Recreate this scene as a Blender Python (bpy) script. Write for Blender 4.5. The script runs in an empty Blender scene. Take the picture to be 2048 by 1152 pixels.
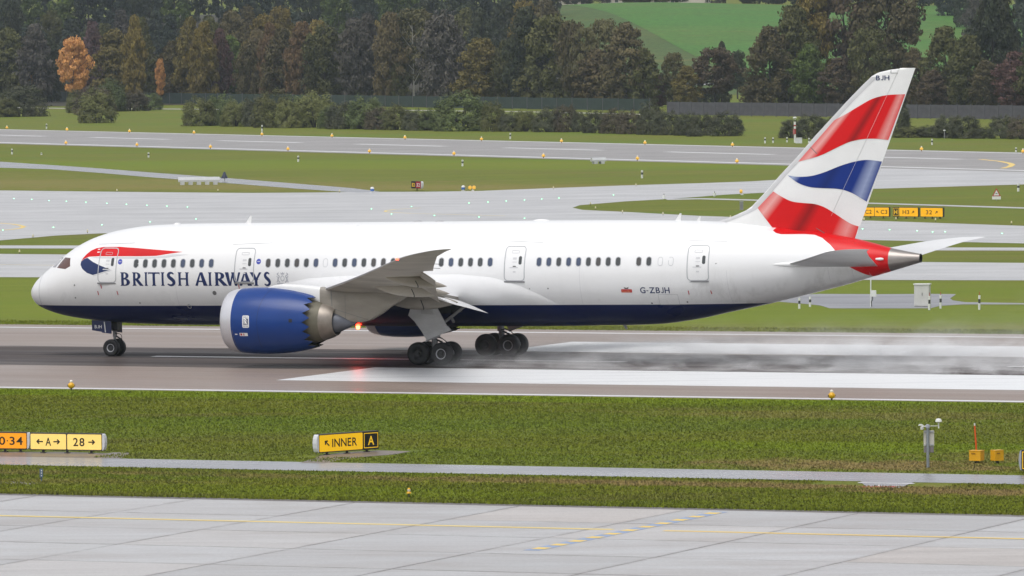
import bpy, bmesh, math, random
import numpy as np
from mathutils import Vector, Matrix
from mathutils.geometry import tessellate_polygon

random.seed(7)
rng = np.random.default_rng(11)
scene = bpy.context.scene
COL = scene.collection

# ------------------------------------------------------------------ camera
FOCAL, CAM_H, PITCH, ROLL = 13010.0, 19.56, 0.041057, -0.0102     # focal length in pixels of a 2048 wide frame
cam = bpy.data.cameras.new('camera')
cam.sensor_width = 36.0
cam.lens = 36.0 * FOCAL / 2048.0
cam.clip_start = 1.0
cam.clip_end = 12000.0
cam_ob = bpy.data.objects.new('camera', cam)
COL.objects.link(cam_ob)
cam_ob.matrix_world = (Matrix.Translation((0, 0, CAM_H)) @ Matrix.Rotation(math.pi / 2 - PITCH, 4, 'X')
                       @ Matrix.Rotation(ROLL, 4, 'Z'))
scene.camera = cam_ob

# ------------------------------------------------------------------ sky, sun, exposure
SUN_EL, SUN_AZ = math.radians(66), math.radians(212)               # azimuth clockwise from +Y
world = bpy.data.worlds.new('World')
scene.world = world
world.use_nodes = True
nt = world.node_tree
nt.nodes.clear()
sky = nt.nodes.new('ShaderNodeTexSky')
sky.sky_type = 'NISHITA'
sky.sun_disc = False
sky.sun_elevation = SUN_EL
sky.sun_rotation = SUN_AZ
sky.altitude = 430
sky.air_density = 1.0
sky.dust_density = 4.0
hsv = nt.nodes.new('ShaderNodeHueSaturation')                       # cloud cover takes the blue out of the sky
hsv.inputs['Saturation'].default_value = 0.22
bg = nt.nodes.new('ShaderNodeBackground')
bg.inputs['Strength'].default_value = 0.12
out = nt.nodes.new('ShaderNodeOutputWorld')
nt.links.new(sky.outputs[0], hsv.inputs['Color'])
nt.links.new(hsv.outputs[0], bg.inputs['Color'])
nt.links.new(bg.outputs[0], out.inputs['Surface'])

sun = bpy.data.lights.new('sun', 'SUN')
sun.energy = 1.0
sun.angle = math.radians(45)
sun.color = (1.0, 0.97, 0.93)
sun_ob = bpy.data.objects.new('sun', sun)
COL.objects.link(sun_ob)
sd = Vector((math.sin(SUN_AZ) * math.cos(SUN_EL), math.cos(SUN_AZ) * math.cos(SUN_EL), math.sin(SUN_EL)))
sun_ob.rotation_euler = (-sd).to_track_quat('-Z', 'Y').to_euler()
sun_ob.location = (0, 0, 300)

scene.view_settings.view_transform = 'Standard'
scene.view_settings.look = 'None'
scene.view_settings.exposure = 0.55
scene.view_settings.gamma = 1.0
scene.cycles.use_denoising = True
scene.cycles.max_bounces = 6
scene.cycles.volume_bounces = 6
scene.cycles.volume_step_rate = 1.0
scene.cycles.transparent_max_bounces = 16

# ------------------------------------------------------------------ survey: from the camera to the ground and back
_cr, _sr, _cp, _sp = math.cos(ROLL), math.sin(ROLL), math.cos(PITCH), math.sin(PITCH)
YAW, DIST, NOSE_S = 0.3993, 374.14, 31.0217
AX = Vector((-math.cos(YAW), math.sin(YAW), 0))      # along the runway, where the aircraft heads
NX = Vector((math.sin(YAW), math.cos(YAW), 0))       # across the runway, away from the camera
ORG = Vector((0, DIST, 0))

def ray(px, py):
    u, v = px - 1024, py - 576
    X, Y = u * _cr + v * _sr, -u * _sr + v * _cr
    return Vector((X, FOCAL * _cp - Y * _sp, -FOCAL * _sp - Y * _cp))

def G(px, py, z=0.0):                                # ground point seen at a pixel
    d = ray(px, py)
    k = (z - CAM_H) / d.z
    return Vector((d.x * k, d.y * k, z))

def AT(px, py, dist):                                # point seen at a pixel at a given distance ahead
    d = ray(px, py)
    k = dist / d.y
    return Vector((d.x * k, dist, CAM_H + d.z * k))

def RW(s, t, z=0.0):                                 # runway frame to world
    p = ORG + AX * s + NX * t
    return Vector((p.x, p.y, z))

def to_rw(p):
    q = Vector((p.x, p.y, 0)) - ORG
    return q.dot(AX), q.dot(NX)

def PL(px, py, t):                                   # aircraft frame: station aft of the nose and height, at lateral t
    d = ray(px, py)
    o = Vector((0, 0, CAM_H))
    k = ((ORG - o).dot(NX) + t) / d.dot(NX)
    p = o + d * k
    return NOSE_S - (p - ORG).dot(AX), p.z

def scale_at(dist):
    return FOCAL / dist

# ------------------------------------------------------------------ materials
MATS = {}
def mat(name, color, rough=0.5, metal=0.0, spec=0.5, coat=0.0, var=0.0, vscale=3.0, bump=0.0, bscale=8.0,
        emit=None, estr=0.0, stretch=(1, 1, 1), trans=0.0, ior=1.45):
    if name in MATS:
        return MATS[name]
    m = bpy.data.materials.new(name)
    m.use_nodes = True
    n = m.node_tree
    b = n.nodes['Principled BSDF']
    b.inputs['Base Color'].default_value = (*color, 1)
    b.inputs['Roughness'].default_value = rough
    b.inputs['Metallic'].default_value = metal
    b.inputs['Specular IOR Level'].default_value = spec
    b.inputs['Coat Weight'].default_value = coat
    b.inputs['Coat Roughness'].default_value = 0.08
    b.inputs['IOR'].default_value = ior
    b.inputs['Transmission Weight'].default_value = trans
    if emit:
        b.inputs['Emission Color'].default_value = (*emit, 1)
        b.inputs['Emission Strength'].default_value = estr
    if var or bump:
        tc = n.nodes.new('ShaderNodeTexCoord')
        mp = n.nodes.new('ShaderNodeMapping')
        mp.inputs['Scale'].default_value = stretch
        n.links.new(tc.outputs['Object'], mp.inputs['Vector'])
    if var:
        nz = n.nodes.new('ShaderNodeTexNoise')
        nz.inputs['Scale'].default_value = vscale
        nz.inputs['Detail'].default_value = 6
        nz.inputs['Roughness'].default_value = 0.6
        n.links.new(mp.outputs[0], nz.inputs['Vector'])
        mx = n.nodes.new('ShaderNodeMix')
        mx.data_type = 'RGBA'
        mx.blend_type = 'MULTIPLY'
        mx.inputs['Factor'].default_value = 1.0
        rm = n.nodes.new('ShaderNodeMapRange')
        rm.inputs['From Min'].default_value = 0.3
        rm.inputs['From Max'].default_value = 0.7
        rm.inputs['To Min'].default_value = 1 - var
        rm.inputs['To Max'].default_value = 1 + var * 0.35
        n.links.new(nz.outputs['Fac'], rm.inputs['Value'])
        mx.inputs['A'].default_value = (*color, 1)
        n.links.new(rm.outputs[0], mx.inputs['B'])
        n.links.new(mx.outputs['Result'], b.inputs['Base Color'])
    if bump:
        nb = n.nodes.new('ShaderNodeTexNoise')
        nb.inputs['Scale'].default_value = bscale
        nb.inputs['Detail'].default_value = 4
        n.links.new(mp.outputs[0], nb.inputs['Vector'])
        bp = n.nodes.new('ShaderNodeBump')
        bp.inputs['Strength'].default_value = bump
        bp.inputs['Distance'].default_value = 0.05
        n.links.new(nb.outputs['Fac'], bp.inputs['Height'])
        n.links.new(bp.outputs[0], b.inputs['Normal'])
    MATS[name] = m
    return m

class NB:                                            # small helper for longer node trees
    def __init__(self, name):
        self.m = bpy.data.materials.new(name)
        self.m.use_nodes = True
        self.t = self.m.node_tree
        self.bsdf = self.t.nodes['Principled BSDF']
        MATS[name] = self.m
    def node(self, kind, **kw):
        n = self.t.nodes.new(kind)
        for k, v in kw.items():
            setattr(n, k, v)
        return n
    def link(self, a, b):
        self.t.links.new(a, b)
    def pos(self, rot=0.0, scale=(1, 1, 1), obj=False):
        if obj:
            src = self.node('ShaderNodeTexCoord').outputs['Object']
        else:
            src = self.node('ShaderNodeNewGeometry').outputs['Position']
        mp = self.node('ShaderNodeMapping')
        mp.inputs['Rotation'].default_value = (0, 0, rot)
        mp.inputs['Scale'].default_value = scale
        self.link(src, mp.inputs['Vector'])
        return mp.outputs[0]
    def noise(self, vec, scale, detail=4, rough=0.55, dist=0.0):
        n = self.node('ShaderNodeTexNoise')
        n.inputs['Scale'].default_value = scale
        n.inputs['Detail'].default_value = detail
        n.inputs['Roughness'].default_value = rough
        n.inputs['Distortion'].default_value = dist
        self.link(vec, n.inputs['Vector'])
        return n.outputs['Fac']
    def ramp(self, fac, stops):
        r = self.node('ShaderNodeValToRGB')
        e = r.color_ramp.elements
        while len(e) < len(stops):
            e.new(0.5)
        for i, (p, c) in enumerate(stops):
            e[i].position = p
            e[i].color = (*c, 1) if len(c) == 3 else c
        self.link(fac, r.inputs[0])
        return r.outputs[0]
    def mix(self, fac, a, b, blend='MIX'):
        x = self.node('ShaderNodeMix', data_type='RGBA', blend_type=blend)
        if isinstance(fac, (int, float)):
            x.inputs['Factor'].default_value = fac
        else:
            self.link(fac, x.inputs['Factor'])
        for k, v in (('A', a), ('B', b)):
            if isinstance(v, tuple):
                x.inputs[k].default_value = (*v, 1) if len(v) == 3 else v
            else:
                self.link(v, x.inputs[k])
        return x.outputs['Result']
    def rng(self, v, a, b, c, d, clamp=True, smooth=False):
        x = self.node('ShaderNodeMapRange', clamp=clamp)
        if smooth:
            x.interpolation_type = 'SMOOTHSTEP'
        for k, q in (('From Min', a), ('From Max', b), ('To Min', c), ('To Max', d)):
            x.inputs[k].default_value = q
        self.link(v, x.inputs['Value'])
        return x.outputs[0]
    def math(self, op, a, b=0.0, c=None):
        x = self.node('ShaderNodeMath', operation=op)
        for i, v in enumerate((a, b) if c is None else (a, b, c)):
            if isinstance(v, (int, float)):
                x.inputs[i].default_value = v
            else:
                self.link(v, x.inputs[i])
        return x.outputs[0]
    def bump(self, h, strength=0.3, dist=0.05):
        b = self.node('ShaderNodeBump')
        b.inputs['Strength'].default_value = strength
        b.inputs['Distance'].default_value = dist
        self.link(h, b.inputs['Height'])
        self.link(b.outputs[0], self.bsdf.inputs['Normal'])
    def set(self, **kw):
        for k, v in kw.items():
            i = self.bsdf.inputs[k.replace('_', ' ')]
            if isinstance(v, (int, float)):
                i.default_value = v
            elif isinstance(v, tuple):
                i.default_value = (*v, 1)
            else:
                self.link(v, i)

# ------------------------------------------------------------------ mesh building
class MB:
    def __init__(self):
        self.v, self.f, self.mi = [], [], []
        self.cur = 0
    def add(self, verts, faces):
        o = len(self.v)
        self.v += [tuple(p) for p in verts]
        self.f += [tuple(i + o for i in q) for q in faces]
        self.mi += [self.cur] * len(faces)
        return self
    def box(self, c, s, rz=0.0, taper=(1, 1), rot=None):
        x, y, z = s[0] / 2, s[1] / 2, s[2] / 2
        pts = [(-x, -y, -z), (x, -y, -z), (x, y, -z), (-x, y, -z)]
        pts += [(a * taper[0], b * taper[1], z) for a, b, _ in pts]
        M = rot if rot is not None else Matrix.Rotation(rz, 3, 'Z')
        self.add([(M @ Vector(p)) + Vector(c) for p in pts],
                 [(3, 2, 1, 0), (4, 5, 6, 7), (0, 1, 5, 4), (1, 2, 6, 5), (2, 3, 7, 6), (3, 0, 4, 7)])
        return self
    def tube(self, a, b, r0, r1=None, n=10, caps=True):
        a, b = Vector(a), Vector(b)
        r1 = r0 if r1 is None else r1
        d = (b - a).normalized()
        u = d.orthogonal().normalized()
        w = d.cross(u)
        ring = lambda c, r: [c + u * (r * math.cos(2 * math.pi * i / n)) + w * (r * math.sin(2 * math.pi * i / n)) for i in range(n)]
        fs = [(i, (i + 1) % n, n + (i + 1) % n, n + i) for i in range(n)]
        if caps:
            fs += [tuple(range(n - 1, -1, -1)), tuple(range(n, 2 * n))]
        self.add(ring(a, r0) + ring(b, r1), fs)
        return self
    def path(self, pts, r, n=8):
        for a, b in zip(pts, pts[1:]):
            self.tube(a, b, r, n=n)
        return self
    def lathe(self, prof, n=24, axis='Z', c=(0, 0, 0), a0=0.0, a1=2 * math.pi):
        full = abs(a1 - a0 - 2 * math.pi) < 1e-6
        m = n if full else n + 1
        vs = []
        for r, h in prof:
            for i in range(m):
                a = a0 + (a1 - a0) * i / n
                x, y = r * math.cos(a), r * math.sin(a)
                p = {'Z': (x, y, h), 'X': (h, x, y), 'Y': (x, h, y)}[axis]
                vs.append((p[0] + c[0], p[1] + c[1], p[2] + c[2]))
        fs = []
        for k in range(len(prof) - 1):
            for i in range(n):
                j = (i + 1) % m
                q = (k * m + i, k * m + j, (k + 1) * m + j, (k + 1) * m + i)
                fs.append(q if axis != 'Y' else q[::-1])
        self.add(vs, fs)
        return self
    def grid(self, rows, close_u=False):
        n = len(rows[0])
        vs = [p for r in rows for p in r]
        fs = []
        for k in range(len(rows) - 1):
            for i in range(n if close_u else n - 1):
                j = (i + 1) % n
                fs.append((k * n + i, k * n + j, (k + 1) * n + j, (k + 1) * n + i))
        self.add(vs, fs)
        return self
    def prism(self, loop, off):                      # flat outline with a thickness
        n = len(loop)
        off = Vector(off)
        top = [Vector(p) + off for p in loop]
        tri = tessellate_polygon([[Vector(p) for p in loop]])
        fs = [tuple(t) for t in tri] + [tuple(i + n for i in t[::-1]) for t in tri]
        fs += [(i, (i + 1) % n, n + (i + 1) % n, n + i) for i in range(n)]
        self.add(list(loop) + top, fs)
        return self
    def mesh(self, name, mats=(), smooth=False, fix=True):
        me = bpy.data.meshes.new(name)
        me.from_pydata(self.v, [], self.f)
        for m in mats:
            me.materials.append(m)
        if len(mats) > 1:
            me.polygons.foreach_set('material_index', self.mi)
        if fix:
            bm = bmesh.new()
            bm.from_mesh(me)
            bmesh.ops.remove_doubles(bm, verts=bm.verts, dist=1e-5)
            bmesh.ops.recalc_face_normals(bm, faces=bm.faces)
            bm.to_mesh(me)
            bm.free()
        if smooth:
            me.polygons.foreach_set('use_smooth', [True] * len(me.polygons))
            if smooth is not True:
                try:
                    me.set_sharp_from_angle(angle=math.radians(smooth))
                except Exception:
                    pass
        return me
    def build(self, name, m, parent=None, smooth=False, fix=True, loc=None):
        mats = m if isinstance(m, (list, tuple)) else [m]
        return place(name, self.mesh(name, mats, smooth, fix), parent, loc)

def place(name, data, parent=None, loc=None, rz=None):
    o = bpy.data.objects.new(name, data)
    COL.objects.link(o)
    if parent is not None:
        o.parent = parent
    if loc is not None:
        o.location = loc
    if rz is not None:
        o.rotation_euler = (0, 0, rz)
    return o

def tag(o, label, cat=None, group=None, kind=None):
    if label:
        o['label'] = label
    if cat:
        o['category'] = cat
    if group:
        o['group'] = group
    if kind:
        o['kind'] = kind
    return o

def thing(name, label, cat, loc=(0, 0, 0), rz=0.0, group=None):
    o = place(name, None, None, loc, rz)
    o.empty_display_size = 0.3
    return tag(o, label, cat, group)

def struct(name, mb, m, label, smooth=False, fix=True):
    o = mb.build(name, m, smooth=smooth, fix=fix)
    o['kind'] = 'structure'
    o['label'] = label
    return o

def copy_tree(o, parent=None):
    c = o.copy()
    COL.objects.link(c)
    c.parent = parent
    for ch in list(o.children):
        copy_tree(ch, c)
    return c

ORDN = ['first', 'second', 'third', 'fourth', 'fifth', 'sixth', 'seventh', 'eighth', 'ninth', 'tenth', 'eleventh', 'twelfth',
        'thirteenth', 'fourteenth', 'fifteenth', 'sixteenth', 'seventeenth', 'eighteenth', 'nineteenth', 'twentieth']
def nth(i):
    if i < 20:
        return ORDN[i]
    tens = {2: 'twenty', 3: 'thirty', 4: 'forty', 5: 'fifty', 6: 'sixty', 7: 'seventy'}
    n = i + 1
    if n % 10 == 0:
        return {3: 'thirtieth', 4: 'fortieth', 5: 'fiftieth', 6: 'sixtieth', 7: 'seventieth'}[n // 10]
    return tens[n // 10] + '-' + ORDN[n % 10 - 1]

_CAP = {}
def _glyph(ch):
    if ch in _CAP:
        return _CAP[ch]
    cu = bpy.data.curves.new('lettering', 'FONT')
    cu.body = ch
    cu.offset = 0.016
    ob = bpy.data.objects.new('lettering', cu)
    COL.objects.link(ob)
    dg = bpy.context.evaluated_depsgraph_get()
    me = bpy.data.meshes.new_from_object(ob.evaluated_get(dg))
    vs = np.array([v.co[:2] for v in me.vertices]) if len(me.vertices) else np.zeros((0, 2))
    fs = [tuple(p.vertices) for p in me.polygons]
    bpy.data.objects.remove(ob)
    bpy.data.curves.remove(cu)
    bpy.data.meshes.remove(me)
    _CAP[ch] = (vs, fs)
    return _CAP[ch]

def text_tris(body, height=1.0, bold=0.0):
    """plain sans capitals as flat triangles, baseline at 0, cap height = height, starting at x = 0"""
    cap = _glyph('H')[0][:, 1].max()
    V, F, x = [], [], 0.0
    for ch in body:
        if ch == ' ':
            x += 0.35
            continue
        if ch == 'J':                                  # a capital that sits on the line
            pts = [(0.36, 1.0), (0.36, 0.30)] + [(0.20 + 0.16 * math.cos(t), 0.22 - 0.16 * math.sin(t)) for t in np.linspace(0, math.pi * 0.92, 8)]
            o, q = [], []
            for i, p in enumerate(pts):
                a, c = pts[max(i - 1, 0)], pts[min(i + 1, len(pts) - 1)]
                dx, dy = c[0] - a[0], c[1] - a[1]
                l = math.hypot(dx, dy)
                o.append((p[0] - dy / l * 0.080, p[1] + dx / l * 0.080))
                q.append((p[0] + dy / l * 0.080, p[1] - dx / l * 0.080))
            vs = np.array(o + q)
            n = len(pts)
            fs = [(i, i + 1, n + i + 1, n + i) for i in range(n - 1)]
        elif ch == '-':
            vs = np.array([(0, 0.33), (0.34, 0.33), (0.34, 0.47), (0, 0.47)])
            fs = [(0, 1, 2, 3)]
        elif ch == '\u00b7':
            vs = np.array([(0, 0.42), (0.14, 0.42), (0.14, 0.56), (0, 0.56)])
            fs = [(0, 1, 2, 3)]
        else:
            vs, fs = _glyph(ch)
            vs = vs / cap
        vs = vs - (vs[:, 0].min(), 0)
        k = len(V)
        V += [(x + p[0], p[1]) for p in vs]
        F += [tuple(i + k for i in f) for f in fs]
        x += vs[:, 0].max() + 0.17
    return np.array(V) * height, F
# ================================================================== THE SETTING
# ------------------------------------------------------------------ ground materials
def grass_material(name, a, b, dry_spots=(), fine=5.0, bump=0.5):
    n = NB(name)
    p = n.pos(rot=YAW)
    ps = n.pos(rot=YAW, scale=(0.25, 1.0, 1.0))                 # mowing leaves bands along the runway
    big = n.noise(ps, 0.045, 3, 0.6)
    mid = n.noise(ps, 0.35, 5, 0.65)
    c = n.mix(n.rng(big, 0.35, 0.65, 0, 1), a, b)
    c = n.mix(n.rng(mid, 0.30, 0.75, 0, 0.85), c, tuple(v * w for v, w in zip(a, (0.60, 0.70, 0.60))))
    straw = n.rng(n.noise(ps, 0.12, 6, 0.7), 0.52, 0.70, 0, 0.75)
    c = n.mix(straw, c, (0.165, 0.140, 0.040))
    lush = n.rng(n.noise(ps, 0.022, 4, 0.65), 0.50, 0.66, 0, 0.7)
    c = n.mix(lush, c, tuple(v * w for v, w in zip(a, (0.72, 0.98, 0.9))))
    fn = n.noise(p, fine, 4, 0.7)
    c = n.mix(1.0, c, n.ramp(n.rng(fn, 0.3, 0.7, 0, 1), [(0, (0.62, 0.62, 0.62)), (1, (1.2, 1.2, 1.2))]), 'MULTIPLY')
    if dry_spots:
        g = n.node('ShaderNodeNewGeometry').outputs['Position']
        wob = n.noise(p, 0.45, 5, 0.65)
        tot = None
        for (s, t, rs, rt_, amt) in dry_spots:
            mp = n.node('ShaderNodeMapping', vector_type='TEXTURE')
            w = RW(s, t)
            mp.inputs['Location'].default_value = (w.x, w.y, 0)
            mp.inputs['Rotation'].default_value = (0, 0, -YAW)
            mp.inputs['Scale'].default_value = (rs, rt_, 1e6)
            n.link(g, mp.inputs['Vector'])
            ln = n.node('ShaderNodeVectorMath', operation='LENGTH')
            n.link(mp.outputs[0], ln.inputs[0])
            k = n.math('ADD', ln.outputs['Value'], n.rng(wob, 0.2, 0.8, -0.9, 0.9))
            k = n.rng(k, 1.15, 0.45, 0, amt)
            tot = k if tot is None else n.math('MAXIMUM', tot, k)
        dry = n.mix(fn, (0.20, 0.145, 0.045), (0.29, 0.215, 0.085))
        c = n.mix(tot, c, dry)
        tot = None
        for (s, t, rs, rt_, amt) in LUSH:
            mp = n.node('ShaderNodeMapping', vector_type='TEXTURE')
            w = RW(s, t)
            mp.inputs['Location'].default_value = (w.x, w.y, 0)
            mp.inputs['Rotation'].default_value = (0, 0, -YAW)
            mp.inputs['Scale'].default_value = (rs, rt_, 1e6)
            n.link(g, mp.inputs['Vector'])
            ln = n.node('ShaderNodeVectorMath', operation='LENGTH')
            n.link(mp.outputs[0], ln.inputs[0])
            k = n.math('ADD', ln.outputs['Value'], n.rng(wob, 0.2, 0.8, -0.35, 0.35))
            k = n.rng(k, 1.1, 0.7, 0, amt)
            tot = k if tot is None else n.math('MAXIMUM', tot, k)
        c = n.mix(tot, c, n.mix(fn, (0.135, 0.205, 0.002), (0.175, 0.235, 0.006)))
    n.set(Base_Color=c, Roughness=0.75, Specular_IOR_Level=0.15)
    if bump:
        n.bump(fn, bump, 0.08)
    else:                                             # blades take most of their light from the sky above the sward
        gn = n.node('ShaderNodeNewGeometry').outputs['Normal']
        a_ = n.node('ShaderNodeVectorMath', operation='SCALE')
        n.link(gn, a_.inputs[0])
        a_.inputs['Scale'].default_value = 0.30
        b_ = n.node('ShaderNodeVectorMath', operation='ADD')
        n.link(a_.outputs[0], b_.inputs[0])
        b_.inputs[1].default_value = (0, 0, 0.8)
        c_ = n.node('ShaderNodeVectorMath', operation='NORMALIZE')
        n.link(b_.outputs[0], c_.inputs[0])
        n.link(c_.outputs[0], n.bsdf.inputs['Normal'])
    return n.m

LUSH = [(0, -34.0, 46, 4.2, 0.85), (-60, -33, 60, 3.0, 0.5), (-46, -66, 12, 3.5, 0.6), (-30, -98, 14, 3.0, 0.4), (30, -70, 30, 5, 0.4), (55, 62, 110, 26, 0.40), (20, 95, 120, 16, 0.35), (230, 470, 120, 30, 0.35)]
DRY = [(-49.5, -77.5, 9.0, 3.2, 0.9), (-58.0, -70.0, 9, 5, 0.6), (-47.0, -90.2, 21.0, 1.7, 0.95), (-59, -91.2, 6.5, 2.2, 1.0),
       (-27, -90.3, 9, 1.5, 0.6), (-10, -91, 10, 1.6, 0.55), (-38, -44, 14, 4.0, 0.4), (-18, -96, 10, 2.6, 0.35), (-60, -56, 8, 3, 0.35), (235, 375, 70, 26, 0.45), (175, 360, 60, 16, 0.45), (290, 400, 60, 30, 0.5)]
GA, GB = (0.152, 0.180, 0.013), (0.186, 0.190, 0.024)
m_grass = grass_material('airfield_grass', GA, GB, DRY)
m_tuft = grass_material('grass_blades', (0.178, 0.210, 0.012), (0.214, 0.220, 0.021), DRY, bump=0.0)
m_field = grass_material('meadow', (0.085, 0.185, 0.034), (0.100, 0.205, 0.040), fine=0.6)
m_field2 = grass_material('stubble_meadow', (0.085, 0.125, 0.035), (0.095, 0.135, 0.040), fine=0.6)

def paving(name, col, rough=(0.3, 0.5), streak=0.35, bump=0.12, seam=0.0, spec=0.5, fine=0.30):
    n = NB(name)
    p = n.pos(rot=YAW)
    ps = n.pos(rot=YAW, scale=(0.12, 1, 1))
    s1 = n.noise(ps, 0.5, 6, 0.65)
    s2 = n.noise(p, 0.11, 4, 0.6)
    f = n.noise(p, 9.0, 3, 0.7)
    c = n.mix(n.rng(s1, 0.3, 0.7, 0, streak), col, tuple(v * 0.55 for v in col))
    c = n.mix(n.rng(s2, 0.35, 0.7, 0, 0.5), c, tuple(min(1, v * 1.35) for v in col))
    c = n.mix(1.0, c, n.ramp(f, [(0.25, (1 - fine,) * 3), (0.75, (1 + fine,) * 3)]), 'MULTIPLY')
    wet = n.noise(ps, 0.22, 5, 0.6, 0.4)
    n.set(Base_Color=c, Roughness=n.rng(wet, 0.35, 0.68, rough[0], rough[1]), Specular_IOR_Level=spec)
    n.bump(f, bump, 0.02)
    return n.m

m_taxi = paving('wet_taxiway_asphalt', (0.43, 0.427, 0.432), (0.36, 0.55))
m_far_rwy = paving('far_runway_asphalt', (0.26, 0.245, 0.238), (0.4, 0.6))
m_path = paving('wet_path_asphalt', (0.25, 0.25, 0.268), (0.22, 0.36), bump=0.02, fine=0.12)
m_pad = paving('damp_concrete_pad', (0.17, 0.14, 0.115), (0.35, 0.55))
m_pad2 = paving('yard_asphalt', (0.23, 0.23, 0.25), (0.35, 0.55))
m_shoulder = paving('dark_shoulder_asphalt', (0.13, 0.115, 0.108), (0.4, 0.6))
m_joint = mat('joint_filler', (0.22, 0.20, 0.19), 0.6)
m_dark_ground = mat('damp_soil', (0.05, 0.04, 0.028), 0.8, var=0.4, vscale=2.0)

def slab_material():
    n = NB('concrete_slab')
    p = n.pos(rot=YAW)
    oi = n.node('ShaderNodeObjectInfo').outputs['Random']
    ps = n.pos(rot=YAW + 0.5, scale=(0.2, 1, 1))
    base = n.ramp(oi, [(0.0, (0.41, 0.408, 0.414)), (0.5, (0.46, 0.458, 0.465)), (0.85, (0.50, 0.498, 0.506)), (1.0, (0.49, 0.45, 0.425))])
    st = n.rng(n.noise(ps, 0.22, 7, 0.72, 0.8), 0.42, 0.72, 0, 0.75)
    c = n.mix(st, base, (0.33, 0.30, 0.285))
    f = n.noise(p, 7.0, 4, 0.7)
    c = n.mix(1.0, c, n.ramp(f, [(0.25, (0.80,) * 3), (0.75, (1.12,) * 3)]), 'MULTIPLY')
    blot = n.rng(n.noise(p, 0.12, 6, 0.68, 0.5), 0.50, 0.70, 0, 0.40)
    c = n.mix(blot, c, (0.31, 0.275, 0.25))
    # grime gathers along the joints
    g = n.node('ShaderNodeTexCoord').outputs['Object']
    sx = n.node('ShaderNodeSeparateXYZ')
    n.link(g, sx.inputs[0])
    ax = n.math('ABSOLUTE', sx.outputs[0])
    ay = n.math('ABSOLUTE', sx.outputs[1])
    e = n.rng(n.math('MAXIMUM', ax, ay), 3.30, 3.6, 0, 0.55)
    e = n.math('MULTIPLY', e, n.rng(n.noise(p, 0.9, 4, 0.7), 0.35, 0.6, 0, 1))
    c = n.mix(e, c, (0.20, 0.18, 0.17))
    wet = n.noise(ps, 0.3, 5, 0.6, 0.5)
    n.set(Base_Color=c, Roughness=n.rng(wet, 0.35, 0.65, 0.30, 0.50))
    n.bump(f, 0.1, 0.02)
    return n.m
m_slab = slab_material()

def runway_material():
    n = NB('wet_runway_asphalt')
    tc = n.node('ShaderNodeTexCoord').outputs['Object']
    sx = n.node('ShaderNodeSeparateXYZ')
    n.link(tc, sx.inputs[0])
    mp = n.node('ShaderNodeMapping')
    mp.inputs['Scale'].default_value = (0.035, 1.0, 1.0)
    n.link(tc, mp.inputs['Vector'])
    mp2 = n.node('ShaderNodeMapping')
    mp2.inputs['Scale'].default_value = (0.10, 1.0, 1.0)
    mp2.inputs['Rotation'].default_value = (0, 0, 0.06)
    n.link(tc, mp2.inputs['Vector'])
    grain = n.noise(tc, 8.0, 4, 0.7)
    streak = n.noise(mp.outputs[0], 0.9, 6, 0.7)
    broad = n.noise(mp2.outputs[0], 0.25, 5, 0.6)
    at = n.math('ABSOLUTE', n.math('ADD', sx.outputs[1], 0.5))
    edge = n.math('ADD', at, n.rng(streak, 0.25, 0.75, -2.4, 2.4))
    rubber = n.rng(edge, 10.6, 9.2, 0, 1, smooth=True)          # tyre rubber laid down either side of the centre line
    lay = n.math('ADD', n.rng(streak, 0.3, 0.7, 0.55, 1.0), 0.0)
    col = n.mix(n.rng(broad, 0.3, 0.7, 0, 0.6), (0.275, 0.215, 0.182), (0.215, 0.168, 0.145))
    col = n.mix(1.0, col, n.ramp(grain, [(0.25, (0.75,) * 3), (0.75, (1.2,) * 3)]), 'MULTIPLY')
    rub = n.mix(n.rng(broad, 0.35, 0.65, 0, 1), (0.016, 0.017, 0.021), (0.042, 0.043, 0.050))
    c = n.mix(n.math('MULTIPLY', rubber, lay), col, rub)
    wet = n.rng(n.noise(mp2.outputs[0], 0.16, 5, 0.65, 0.4), 0.38, 0.62, 0, 1)
    r_out = n.rng(wet, 0, 1, 0.34, 0.52)
    r_in = n.rng(wet, 0, 1, 0.42, 0.80)
    mr = n.node('ShaderNodeMix', data_type='FLOAT')
    n.link(rubber, mr.inputs['Factor'])
    n.link(r_out, mr.inputs['A'])
    n.link(r_in, mr.inputs['B'])
    n.set(Base_Color=c, Roughness=mr.outputs['Result'], Specular_IOR_Level=n.rng(rubber, 0, 1, 0.45, 0.05))
    n.bump(grain, 0.15, 0.02)
    return n.m
m_runway = runway_material()

def paint_material(name, col, wear=0.5, rough=0.4):
    n = NB(name)
    p = n.pos(rot=YAW, scale=(0.10, 1, 1))
    w = n.rng(n.noise(p, 0.9, 6, 0.7), 0.52, 0.72, 0, wear)
    w2 = n.rng(n.noise(n.pos(), 6.0, 4, 0.7), 0.5, 0.75, 0, wear * 0.6)
    c = n.mix(w, col, tuple(v * 0.35 for v in col))
    c = n.mix(w2, c, tuple(v * 0.5 for v in col))
    n.set(Base_Color=c, Roughness=rough)
    return n.m
m_white_paint = paint_material('white_marking_paint', (0.74, 0.75, 0.76))
m_white_line = paint_material('white_line_paint', (0.70, 0.70, 0.70), 0.35)
m_yellow_paint = paint_material('yellow_marking_paint', (0.80, 0.56, 0.10), 0.2)
m_pale_yellow = paint_material('worn_yellow_paint', (0.82, 0.62, 0.14), 0.2)
m_blue_paint = paint_material('blue_marking_paint', (0.24, 0.32, 0.50), 0.3)

# ------------------------------------------------------------------ terrain: flat airfield, then a hill behind the wood
def smooth(a, b, x):
    u = np.clip((x - a) / (b - a), 0, 1)
    return u * u * (3 - 2 * u)

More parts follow.
